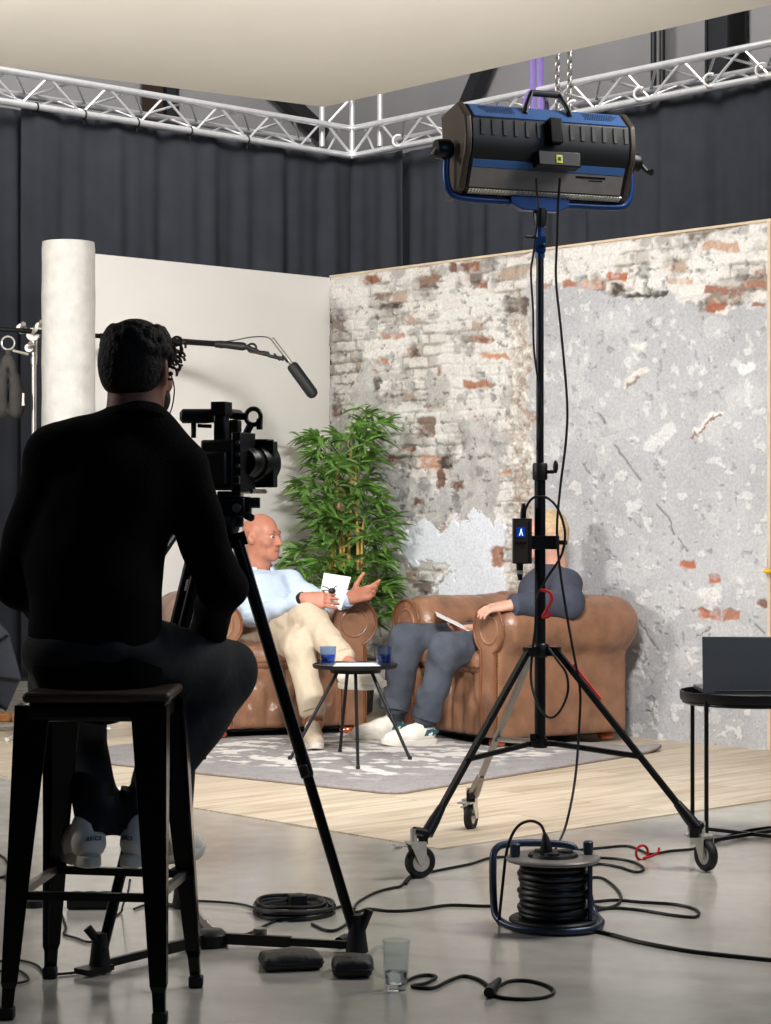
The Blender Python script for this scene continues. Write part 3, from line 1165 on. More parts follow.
# white hooks and black ties that hold the curtains
for i, (px, py) in enumerate(((642, 92), (712, 80), (400, 150), (764, 76), (575, 108))):
    a = (px - CX) / FPX
    t = (a * T0.y - T0.x) / (U.x - a * U.y)
    c = T0 + U * t
    h = MB().torus((0, 0, 0), .042, .009, Matrix.Rotation(PI / 2, 3, 'X').to_3x3(), 18, 8, math.radians(60), math.radians(300))
    h.tube(spline([(.02, 0, -.037), (.07, 0, -.05), (.12, 0, -.045)], 5), .008, 8)
    pos = ['left of the lamp head', 'right of the lamp head', 'near the far right edge', 'behind the lamp head']
    o = solo('curtain_hook', h, 'white_wall', ['white curtain hook on the truss just right of the lamp head', 'second white curtain hook right of the lamp head', 'white curtain hook left of the lamp head near the truss corner', 'white curtain hook at the right picture edge', 'white curtain hook on the truss above the lamp head'][i], 'hook', 'white hooks on the right truss')
    o.location = c + V((0, -.03, -.015))
    o.rotation_euler = (0, 0, math.atan2(U.y, U.x) + .5)
for i, px in enumerate((36, 84, 137, 190, 247)):
    a = (px - CX) / FPX
    t = (a * T0.y - T0.x) / (W.x - a * W.y)
    c = T0 + W * t
    Rm = Matrix.Rotation(PI / 2, 3, 'Y')
    Rm = Matrix.Rotation(math.atan2(W.y, W.x), 3, 'Z') @ Rm
    h = MB().torus(c + V((0, 0, -.004)), .031, .006, Rm, 18, 6)
    h.tube([c + V((0, 0, -.033)), c + V((0, 0, -.07))], .004, 6)
    solo('curtain_tie', h, 'black_plastic', 'black curtain tie on the left truss, ' + ['first from the left edge', 'second from the left edge', 'third from the left edge', 'fourth from the left edge', 'fifth, nearest the truss corner'][i], 'tie', 'black ties on the left truss')
# purple strap and chain that hold the right truss
a = (536 - CX) / FPX
t = (a * T0.y - T0.x) / (U.x - a * U.y)
c = T0 + U * t + V((0, 0, 0))
st = MB()
for dx, tw in ((-.026, .2), (.03, -.3)):
    pts = [c + V((dx * (1 - abs(zz - .1) * .25), -.05 + .02 * math.sin(zz * 7), zz)) for zz in [-.03 + i * .1 for i in range(25)]]
    st.tube(pts, .022, 8, sq=.2)
st.torus(c + V((0, 0, .1)), .12, .014, Matrix.Rotation(math.atan2(U.y, U.x), 3, 'Z') @ Matrix.Rotation(PI / 2, 3, 'Y'), 20, 8)
solo('lifting_strap', st, 'purple', 'purple lifting strap looped round the right truss', 'strap')
for px, lab in ((557, 'steel chain hanging beside the purple strap'), (569, 'steel chain hanging further right of the purple strap')):
    a = (px - CX) / FPX
    t = (a * T0.y - T0.x) / (U.x - a * U.y)
    c = T0 + U * t
    ch = MB()
    for i in range(46):
        Rm = Matrix.Rotation((i % 2) * PI / 2 + .6, 3, 'Z') @ Matrix.Rotation(PI / 2, 3, 'X')
        Rm = Rm @ Matrix.Diagonal((.62, 1.2, 1))
        ch.torus(c + V((0, -.045, .0 + i * .044)), .026, .0055, Rm, 12, 6)
    solo('chain', ch, 'steel', lab, 'chain', 'chains on the right truss')

# ================================================================== THE SET: rug, armchairs, table
def rug():
    a, b, d = G(396, 797), G(668, 752), G(116, 757)
    ex, ey = (b - a), (d - a)
    LX, LY = ex.length, ey.length + .25
    ex.normalize()
    ey = V((-ex.y, ex.x, 0))
    h = .011
    n, m = int(LX / h), int(LY / h)
    x = np.linspace(0, LX, n)[:, None] * np.ones((1, m))
    y = np.linspace(0, LY, m)[None, :] * np.ones((n, 1))
    # rounded corners: pull the border of the grid in
    r = .07
    dx, dy = np.minimum(x, LX - x), np.minimum(y, LY - y)
    bord = np.minimum(dx, dy)
    cxm = np.clip(r - dx, 0, r) * np.clip(r - dy, 0, r) / r / r
    x2 = x + np.sign(LX / 2 - x) * cxm * r * .3
    y2 = y + np.sign(LY / 2 - y) * cxm * r * .3
    z = .012 * sstep(0, .012, bord) + FLH + .0015 * (fbm(x * 60, y * 60, 5) - .5)
    curl = sstep(.32, 0, np.hypot(LX - x, y))
    z = z + .022 * curl ** 2
    z = np.where(bord < .004, np.minimum(z, FLH + .001) + .02 * curl ** 2, z)
    c3 = lambda *c: np.array(lin(c))
    base = c3(150, 146, 146) * (.82 + .36 * fbm(x * 18, y * 18, 7))[..., None] * (.85 + .3 * fbm(x * 70, y * 70, 9))[..., None]
    inn = sstep(.22, .42, bord + (fbm(x * 4, y * 4, 15) - .5) * .25)
    qx, qy = x + .09 * (fbm(x * 5, y * 5, 21) - .5), y + .09 * (fbm(x * 5, y * 5, 25) - .5)
    v1 = np.abs(np.sin(qx * 17 + 2.2 * np.sin(qy * 7)) * np.sin(qy * 23 + 1.8 * np.sin(qx * 9)))
    v2 = fbm(x * 13, y * 9, 31, 3)
    k = sstep(.50, .56, v2 + .20 * v1 - .10) * inn
    col = base * (1 - .85 * k[..., None]) + c3(226, 222, 216) * .85 * k[..., None]
    col = np.where((bord < .006)[..., None], c3(112, 88, 66), col)
    co = np.stack([a.x + ex.x * x2 + ey.x * y2, a.y + ex.y * x2 + ey.y * y2, z], -1)
    o = relief('rug', co, (n, m), col, 'rug')
    # pile underside and edge
    s = o.modifiers.new('pile', 'SOLIDIFY')
    s.thickness = .004
    s.offset = -1
    return tag(o, 'grey rug with a white leaf pattern under the armchairs and side table', 'rug')


rug()
RUGZ = FLH + .012
LEG_Z = .012

# the armchair, made once in its own axes: front to -y, floor at z 0
AW, AD = 1.0, .82


def armchair(loc, rz, label):
    t = thing('armchair', label, 'armchair', loc, rz, 'tan leather armchairs')
    H = .012
    AX, AR, AZ = .362, .140, .572
    # body with tufted apron
    S = SDF((-.56, -.50, .0), (.56, .50, .45), H)
    S.box((0, .0, .205), (.40, .385, .165), .03)
    for i in range(-2, 3):
        for j in range(2):
            x = i * .14 + (.07 if j else 0)
            if abs(x) < .31:
                S.ell((x, -.395, .285 - j * .105), (.022, .022, .022), k=.045, op='sub')
    for i in range(-3, 4):
        S.ell((i * .0934, -.43, .225), (.006, .05, .16), k=.03, op='sub')
    spart('base', S, 'leather', t, local=True)
    part('underside', MB().box((0, 0, .045), (.72, .70, .03)), 'black_under', t, local=True)
    # arms
    for sx in (-1, 1):
        S = SDF((-.62, -.52, .06), (.62, .52, .80), H) if False else SDF((min(sx * .16, sx * .56), -.50, .0), (max(sx * .16, sx * .56), .52, .80), H)
        S.box((sx * .355, .0, .295), (.075, .40, .255), .025, k=.015)
        S.cap((sx * AX, -.285, AZ), (sx * AX, .30, AZ), AR, AR + .005, k=.03)
        S.box((sx * AX, -.33, AZ), (AR * .96, .075, AR * .96), AR * .9, k=.03)
        S.cap((sx * (AX - .02), .22, AZ), (sx * (AX - .14), .36, AZ + .005), AR, AR, k=.05)
        S.plane((0, -.405, 0), (0, -1, 0))
        for i in range(4):
            S.ell((sx * .235, -.24 + i * .15, .55), (.018, .018, .018), k=.05, op='sub')
        for i in range(5):
            S.ell((sx * (AX - .01), -.25 + i * .14, AZ + AR + .012), (.14, .006, .02), k=.018, op='sub')
        S.wrinkle(.003, 22, 5 + sx)
        arm = spart('arm', S, 'leather', t, local=True)
        # scrolled front facing with its piping
        pts = []
        for i in range(34):
            a = math.radians(250 - i * 11.0)
            rr = AR * .93 - .0 * i
            pts.append(V((sx * (AX - math.cos(a) * -rr * 1.0), -.408, AZ + math.sin(a) * rr)))
        ring = [V((sx * (AX + AR * .86 * math.cos(math.radians(a))), -.410, AZ + AR * .86 * math.sin(math.radians(a)))) for a in range(-70, 231, 10)]
        out = [V((sx * (AX + .055), -.410, .05))] + [V((sx * (AX + .055), -.410, AZ - AR * .8))] + ring + [V((sx * (AX - .062), -.410, AZ - AR * .75)), V((sx * (AX - .062), -.410, .05))]
        part('piping', MB().tube(out, .0075, 8), 'leather_dk', arm, local=True)
        ring2 = [V((sx * (AX + AR * .5 * math.cos(math.radians(a))), -.408, AZ + AR * .5 * math.sin(math.radians(a)))) for a in range(0, 360, 12)]
        f = MB()
        f.tube(ring2, .007, 8, closed=True)
        fl = [V((sx * (AX + .05), -.402, .05)), V((sx * (AX + .05), -.402, AZ - .1))] + [V((sx * (AX + AR * .82 * math.cos(math.radians(a))), -.402, AZ + AR * .82 * math.sin(math.radians(a)))) for a in range(-65, 246, 12)] + [V((sx * (AX - .055), -.402, AZ - .1)), V((sx * (AX - .055), -.402, .05))]
        f.prism(fl, (0, -.006, 0))
        part('facing', f, 'leather', arm, local=True)
        for ox in (.068, -.075):
            nb = MB().tube([(sx * (AX + ox), -.401, .05), (sx * (AX + ox), -.401, .48)], .003, 6)
            for i in range(26):
                nb.ell((sx * (AX + ox), -.403, .06 + i * .0165), (.005, .005, .005), n=6)
            part('nail_trim', nb, 'brass', arm, local=True)
    # back
    S = SDF((-.56, .05, .0), (.56, .54, .80), H)
    S.box((0, .315, .30), (.425, .09, .26), .03)
    S.cap((-.36, .345, AZ + .005), (.36, .345, AZ + .005), AR + .003, k=.04)
    for j in range(3):
        for i in range(-3, 4):
            x = i * .12 + (.06 if j % 2 else 0)
            if abs(x) < .34:
                S.ell((x, .215 - (.02 if j == 2 else 0), .46 + j * .085), (.018, .03, .018), k=.055, op='sub')
    for i in range(-2, 4):
        S.ell((i * .12 - .06, .33, AZ + AR + .02), (.008, .10, .03), k=.03, op='sub')
    S.wrinkle(.003, 22, 9)
    bk = spart('backrest', S, 'leather', t, local=True)
    for j in range(3):
        for i in range(-3, 4):
            x = i * .12 + (.06 if j % 2 else 0)
            if abs(x) < .34:
                part('button', MB().ell((x, .236 - (.012 if j == 2 else 0), .46 + j * .085), (.012, .008, .012), n=10), 'leather_dk', bk, local=True)
    # seat cushion
    S = SDF((-.36, -.48, .30), (.36, .30, .52), H)
    S.box((0, -.10, .405), (.272, .305, .062), .05)
    S.ell((0, -.1, .43), (.24, .27, .055), k=.05)
    S.wrinkle(.004, 18, 4)
    cu = spart('seat_cushion', S, 'leather', t, local=True)
    pp = [V((-.268, -.395, .372)), V((.268, -.395, .372))]
    part('piping', MB().tube([V((-.265, -.38, .385)), V((-.25, -.403, .385)), V((.25, -.403, .385)), V((.265, -.38, .385))], .008, 8), 'leather_dk', cu, local=True)
    for sx in (-1, 1):
        for y in (-.345, .33):
            part('foot', MB().lathe([(.020, 0), (.036, .005), (.043, .018), (.040, .032), (.030, .042), (.030, .06)], (sx * .345, y, 0)), 'bun', t, local=True)
    return t


fL = math.radians(21)
fR = math.radians(-57)
CL = V((-.645, 11.06, LEG_Z + FLH))
CR = V((.645, 10.69, LEG_Z + FLH))
chairL = armchair(CL, fL, 'tan leather armchair with the bald man in the pale blue shirt, before the plant')
chairR = dup(chairL, CR, fR, 'tan leather armchair seen from its side, with the blond person in a navy shirt')


# ------------------------------------------------------------------ round side table with glasses
def side_table():
    c = P(355, 665, 9.82)
    TZ = c.z
    t = thing('side_table', 'small round black tray table on four thin legs between the armchairs', 'table', (c.x, c.y, RUGZ))
    R = .195
    tray = MB().lathe([(0, TZ - .012), (R, TZ - .012), (R + .004, TZ - .004), (R + .004, TZ + .006), (R - .001, TZ + .006), (R - .003, TZ), (0, TZ)], (c.x, c.y, 0), n=48)
    part('tray', tray, 'black', t)
    part('collar', MB().lathe([(.0, TZ - .035), (.12, TZ - .035), (.12, TZ - .012)], (c.x, c.y, 0)), 'black', t)
    for px, py in ((290, 759.5), (340, 752), (358, 769), (410, 759.5)):
        f = G(px, py, RUGZ)
        d = (f - V((c.x, c.y, f.z)))
        top = V((c.x, c.y, TZ - .02)) + d.normalized() * .085
        leg = part('leg', MB().tube([f + V((0, 0, .002)), top], [.0075, .0085], 10), 'black', t)
        part('foot_cap', MB().lathe([(.009, 0), (.010, .012), (.008, .016)], (f.x, f.y, RUGZ)), 'rubber', leg)
    return c, TZ


tc, TZ = side_table()


def tumbler(px, label, dy):
    b = V(((px - CX) / FPX * (tc.y + dy), tc.y + dy, TZ))
    t = thing('water_glass', label, 'glass', b, 0, 'blue glasses on the side table')
    prof = [(0, 0), (.030, 0), (.033, .004), (.040, .088), (.0375, .088), (.031, .012), (0, .012)]
    part('tumbler', MB().lathe(prof, (0, 0, .0005), n=24), 'blue_glass', t, local=True, angle=50)
    part('water', MB().lathe([(0, .0125), (.0308, .0125), (.0345, .050), (0, .050)], (0, 0, .0005), n=24), 'blue_water', t, local=True, angle=50)


tumbler(328, 'blue water glass on the side table, nearer the bald man', -.02)
tumbler(384, 'blue water glass on the side table, nearer the blond person', -.02)
q = [V((tc.x + x, tc.y + y, TZ + .001)) for x, y in ((-.10, -.10), (.12, -.09), (.10, .13), (-.09, .12))]
solo('paper_sheet', MB().prism(q, (0, 0, .001)), 'paper', 'white sheet of paper lying on the black side table', 'paper', smooth=False)


# ------------------------------------------------------------------ bamboo plant
def plant():
    b = V((-.24, 12.0, FLH))
    t = thing('bamboo_plant', 'tall green bamboo plant with yellow canes in the corner behind the armchairs', 'plant', b)
    part('pot', MB().lathe([(0, .0), (.13, 0), (.165, .02), (.185, .30), (.19, .32), (.175, .32), (.168, .28), (0, .27)], b), 'pot', t)
    part('soil', MB().lathe([(0, .285), (.168, .283), (.168, .27)], b), 'wood_dk', t)
    rng = random.Random(12)
    tips = []
    for px, top_y, bx in ((333, 475, 336), (339, 455, 340), (346, 490, 343), (358, 460, 356), (365, 515, 360), (349, 440, 350), (330, 500, 332)):
        Y = b.y + rng.uniform(-.08, .08)
        p0 = P(bx, 0, Y)
        p0.z = .25
        p1 = P(px, top_y, Y)
        n = 12
        pts, rs = [], []
        for i in range(n * 3 + 1):
            f = i / (n * 3)
            pts.append(p0.lerp(p1, f) + V((.012 * math.sin(f * 5 + px), .012 * math.cos(f * 4 + px), 0)))
            rs.append((.0125 - .007 * f) * (1.18 if i % 3 == 0 else 1.0))
        part('cane', MB().tube(pts, rs, 10), 'cane', t)
        tips.append((p0, p1))

    def leaf(mbx, p, d, L, wd):
        d = d.normalized()
        side = d.cross(V((0, 0, 1)))
        side = side.normalized() if side.length > .05 else V((1, 0, 0))
        side = (Matrix.Rotation(rng.uniform(-.9, .9), 3, d) @ side)
        nrm = side.cross(d).normalized()
        vs = []
        n = 5
        for i in range(n + 1):
            f = i / n
            w = wd * (math.sin(PI * min(1, f * .93 + .07)) ** .8) * (1 - .35 * f)
            c = p + d * L * f + V((0, 0, -.30 * L * f * f))
            vs += [c + side * w + nrm * w * .25, c - nrm * w * .15, c - side * w + nrm * w * .25]
        fs = []
        for i in range(n):
            o = i * 3
            fs += [(o, o + 3, o + 4, o + 1), (o + 1, o + 4, o + 5, o + 2)]
        mbx.add(vs, fs)

    # sprays of leaves, laid where the crown spreads
    spots = []
    rows = [(414, 352, 380), (428, 330, 390), (442, 294, 388), (456, 292, 384), (470, 312, 380), (486, 295, 378), (498, 296, 398), (512, 300, 396), (526, 300, 396), (540, 308, 394), (554, 290, 396), (566, 285, 396), (578, 296, 398), (590, 336, 398), (604, 368, 394), (618, 372, 392)]
    for py, x0, x1 in rows:
        for i in range(max(3, int((x1 - x0) / 5.5))):
            px = rng.uniform(x0 + 2, x1 - 4)
            Y = b.y + rng.uniform(-.30, .20)
            py2 = py + rng.uniform(-7, 7)
            sp = P(px, py2, Y)
            while min((sp - CORNER).dot(W), (sp - CORNER).dot(U)) < .17:
                Y -= .03
                sp = P(px, py2, Y)
            spots.append(sp)
    for sp in spots:
        mbx = MB()
        root = min((p0.lerp(p1, max(.25, min(1, (sp.z - p0.z - .10) / (p1.z - p0.z)))) for p0, p1 in tips), key=lambda q: (q - sp).length + rng.uniform(0, .08))
        dirv = sp - root
        out = V((dirv.x, dirv.y * 1.0, 0))
        out = out.normalized() if out.length > .02 else V((rng.uniform(-1, 1), -.5, 0)).normalized()
        mid = root.lerp(sp, .5) + V((0, 0, .03))
        mbx.tube(spline([root, mid, sp], 4), [.003] * 8 + [.0018], 5)
        nl = rng.randint(7, 10)
        for i in range(nl):
            a = rng.uniform(-1.5, 1.5)
            d = Matrix.Rotation(a, 3, 'Z') @ out
            d = d + V((0, 0, rng.uniform(-.35, .85)))
            back = rng.uniform(0, .35)
            leaf(mbx, sp.lerp(mid, back), d, rng.uniform(.09, .165), rng.uniform(.010, .0165))
        part('leaf_spray', mbx, 'leaf', t, angle=0)


plant()

# ================================================================== PEOPLE
def hand(S, wrist, d, palm, thumb_side, curl, sc=1.0, k=.008, spread=.10, tips=None):
    """palm and five fingers; d runs along the fingers, palm is the way the palm faces, thumb_side is +1/-1 along d x palm"""
    d = V(d).normalized()
    pn = V(palm)
    pn = (pn - d * pn.dot(d)).normalized()
    sd = d.cross(pn).normalized() * thumb_side     # towards the thumb
    w = V(wrist)
    L = .092 * sc
    offs = [.028, .0095, -.0095, -.027]
    for o in offs:
        S.cap(w + sd * o * .62 * sc + d * .010, w + sd * o * sc + d * L, .0150 * sc, .0125 * sc, k=.014)
    S.ell(w + d * .045 * sc + pn * .004, (.034 * sc, .048 * sc, .014 * sc), R=np.array(Matrix((sd, d, pn)).transposed()), k=.012)
    fl = [.072, .080, .075, .060]
    for i, o in enumerate(offs):
        b = w + sd * o * sc + d * L
        fd = (d + sd * spread * (1.5 - i) * .5).normalized()
        c = curl[i] if isinstance(curl, (list, tuple)) else curl
        segs = (.45, .32, .23)
        r = [.0092, .0084, .0076, .0066]
        for j, sg in enumerate(segs):
            ax = fd.cross(pn)
            a = c * (.8, 1.15, .8)[j]
            fd = (fd * math.cos(a) + pn * math.sin(a)).normalized()
            pn2 = ax.cross(fd)
            e = b + fd * fl[i] * sg * sc
            S.cap(b, e, r[j] * sc, r[j + 1] * sc, k=.004)
            pnn = pn
            b = e
            pn_saved = pn
            pn = (ax.cross(fd)).normalized() if ax.length > 0 else pn
        pn = V(palm)
        pn = (pn - d * pn.dot(d)).normalized()
    # thumb from the side of the palm near its base
    b = w + sd * .024 * sc + d * .024 * sc
    td = (d * .62 + sd * .66 + pn * .42).normalized()
    e = b + td * .045 * sc
    S.cap(b, e, .0145 * sc, .0110 * sc, k=.012)
    td = (td + d * .35 + pn * .15).normalized()
    e2 = e + td * .032 * sc
    S.cap(e, e2, .0105 * sc, .0092 * sc, k=.005)
    td = (td + d * .25 + pn * .1).normalized()
    S.cap(e2, e2 + td * .024 * sc, .0092 * sc, .0078 * sc, k=.004)


def head(S, c, R, sc=1.0):
    """skull, jaw, nose, brow, lips, ears; R has columns right, forward, up"""
    q = lambda x, y, z: V(c) + R @ V((x * sc, y * sc, z * sc))
    A = np.array(R)
    e = lambda p, rad, k, op='add': S.ell(q(*p), tuple(r * sc for r in rad), A, k * sc, op)
    e((0, -.014, .030), (.076, .097, .090), .02)
    e((0, .022, -.035), (.062, .072, .082), .03)
    e((0, .052, -.075), (.044, .042, .040), .025)
    e((0, .074, -.098), (.022, .018, .017), .02)
    S.cap(q(-.036, .078, .026), q(.036, .078, .026), .013 * sc, k=.015)
    for s in (-1, 1):
        e((s * .030, .098, .006), (.017, .014, .011), .012, 'sub')
        e((s * .046, .060, -.026), (.020, .022, .020), .02)
    S.cap(q(0, .088, .012), q(0, .112, -.026), .0085 * sc, .0130 * sc, k=.010)
    for s in (-1, 1):
        e((s * .011, .100, -.031), (.009, .011, .008), .006)
    S.cap(q(-.018, .086, -.060), q(.018, .086, -.060), .0075 * sc, k=.006)
    S.cap(q(-.015, .085, -.071), q(.015, .085, -.071), .0075 * sc, k=.006)
    S.cap(q(-.024, .094, -.0655), q(.024, .094, -.0655), .0022 * sc, k=.003, op='sub')
    for s in (-1, 1):
        Re = np.array(R @ Matrix.Rotation(s * .35, 3, 'Z'))
        S.ell(q(s * .077, -.012, -.004), (.010 * sc, .021 * sc, .033 * sc), Re, .006)
        S.ell(q(s * .084, -.008, 0), (.006 * sc, .010 * sc, .018 * sc), Re, .004, 'sub')
    S.cap(q(0, -.022, -.05), q(0, -.040, -.16), .056 * sc, .062 * sc, k=.03)


def eyes(root, c, R, sc=1.0, brow='brow'):
    q = lambda x, y, z: V(c) + R @ V((x * sc, y * sc, z * sc))
    part('lips', MB().tube(spline([q(-.023, .089, -.0655), q(-.010, .0955, -.062), q(0, .0965, -.063), q(.010, .0955, -.062), q(.023, .089, -.0655)], 4), .0042, 8), 'lip', root)
    for s in (-1, 1):
        m = MB().ell(q(s * .030, .0775, .006), .0118 * sc, R)
        eb = part('eyeball', m, 'eyewhite', root)
        part('iris', MB().ell(q(s * .031, .0852, .006), (.0066 * sc, .0048 * sc, .0066 * sc), R), 'eye', eb)
        part('eyebrow', MB().tube([q(s * .014, .0905, .031), q(s * .030, .089, .034), q(s * .046, .077, .028)], [.003, .0034, .0022], 8), brow, root)


def shoe(root, heel, toe, up, mats, name='sneaker', L=.29, accent=None, heel_mark=None, wd=1.0):
    """a low trainer from the heel point to the toe point (both on its sole's underside)"""
    f = (V(toe) - V(heel)).normalized()
    R = frame(f, up)
    c = V(heel)
    q = lambda x, y, z: c + R @ V((x * wd, y * L / .29, z))
    pts = [q(x, y, z) for x in (-.07, .07) for y in (-.04, .33) for z in (-.03, .17)]
    lo = [min(p[i] for p in pts) - .02 for i in range(3)]
    hi = [max(p[i] for p in pts) + .02 for i in range(3)]
    A = np.array(R)
    S = SDF(lo, hi, .006)
    S.cap(q(0, .045, .055), q(0, .13, .050), .038, .041, k=.02)
    S.cap(q(0, .13, .046), q(.004, .225, .036), .042, .036, k=.03)
    S.cap(q(-.008, .20, .036), q(.004, .25, .034), .036, .028, k=.02)
    S.cap(q(0, .048, .06), q(0, .055, .098), .036, .037, k=.02)
    S.cap(q(0, .07, .09), q(0, .155, .058), .030, .030, k=.02)
    S.plane(q(0, 0, .018), -(R @ V((0, 0, 1))))
    up_o = spart(name, S, mats[0], root)
    o = MB()
    out = []
    for i in range(40):
        a = 2 * PI * i / 40
        y = .145 + .145 * math.sin(a)
        w = .040 + .006 * math.sin(PI * min(1, max(0, (y - .12) / .16))) - (.006 if y < .1 else 0)
        x = w * (abs(math.cos(a)) ** .6) * (1 if math.cos(a) > 0 else -1)
        out.append((x, y))
    rows = [(0, .97), (.004, 1.02), (.026, 1.03), (.030, .97)]
    vs, fs = [], []
    for z, s in rows:
        for x, y in out:
            lift = .012 * max(0, (y - .22) / .07) ** 2
            vs.append(q(x * s, .145 + (y - .145) * s, z + lift))
    n = 40
    for r in range(3):
        for i in range(n):
            fs.append((r * n + i, r * n + (i + 1) % n, (r + 1) * n + (i + 1) % n, (r + 1) * n + i))
    fs.append(tuple(reversed(range(n))))
    fs.append(tuple(range(3 * n, 4 * n)))
    o.add(vs, fs)
    part('sole', o, mats[1], up_o)
    lc = MB()
    for i in range(4):
        y = .135 + i * .022
        z = .098 - i * .0095
        lc.tube(spline([q(-.026, y, z - .012), q(0, y + .003, z), q(.026, y, z - .012)], 4), .003, 6)
    part('laces', lc, mats[0], up_o)
    if accent:
        h = MB()
        for s in (-1, 1):
            h.prism([q(s * .036, .03, .045), q(s * .036, .085, .045), q(s * .040, .07, .075), q(s * .036, .03, .08)], R @ V((s * .004, 0, 0)))
        h.tube(spline([q(-.036, .03, .06), q(-.02, .008, .062), q(0, .003, .063), q(.02, .008, .062), q(.036, .03, .06)], 4), .012, 8)
        part('heel_patch', h, accent, up_o, label='teal heel patch')
    if heel_mark:
        cu = bpy.data.curves.new('heel_lettering', 'FONT')
        cu.body = heel_mark
        cu.size = .021
        cu.align_x = 'CENTER'
        cu.extrude = .0006
        cu.shear = .25
        tmp = bpy.data.objects.new('lettering', cu)
        COL.objects.link(tmp)
        bpy.context.view_layer.update()
        me = bpy.data.meshes.new_from_object(tmp.evaluated_get(bpy.context.evaluated_depsgraph_get()))
        bpy.data.objects.remove(tmp)
        me.materials.clear()
        t = link('heel_lettering', me, 'sole_dk', up_o)
        Rt = Matrix((R @ V((1, 0, 0)), R @ V((0, 0, 1)), R @ V((0, -1, 0)))).transposed()
        wm = Matrix.Translation(q(0.002, .0035, .066)) @ Rt.to_4x4()
        t.matrix_local = wmat(root).inverted() @ wm
    return up_o


def person(label, loc, group=None):
    return thing('person', label, 'person', loc, 0, group)


def bbox(pts, pad):
    return [min(p[i] for p in pts) - pad for i in range(3)], [max(p[i] for p in pts) + pad for i in range(3)]


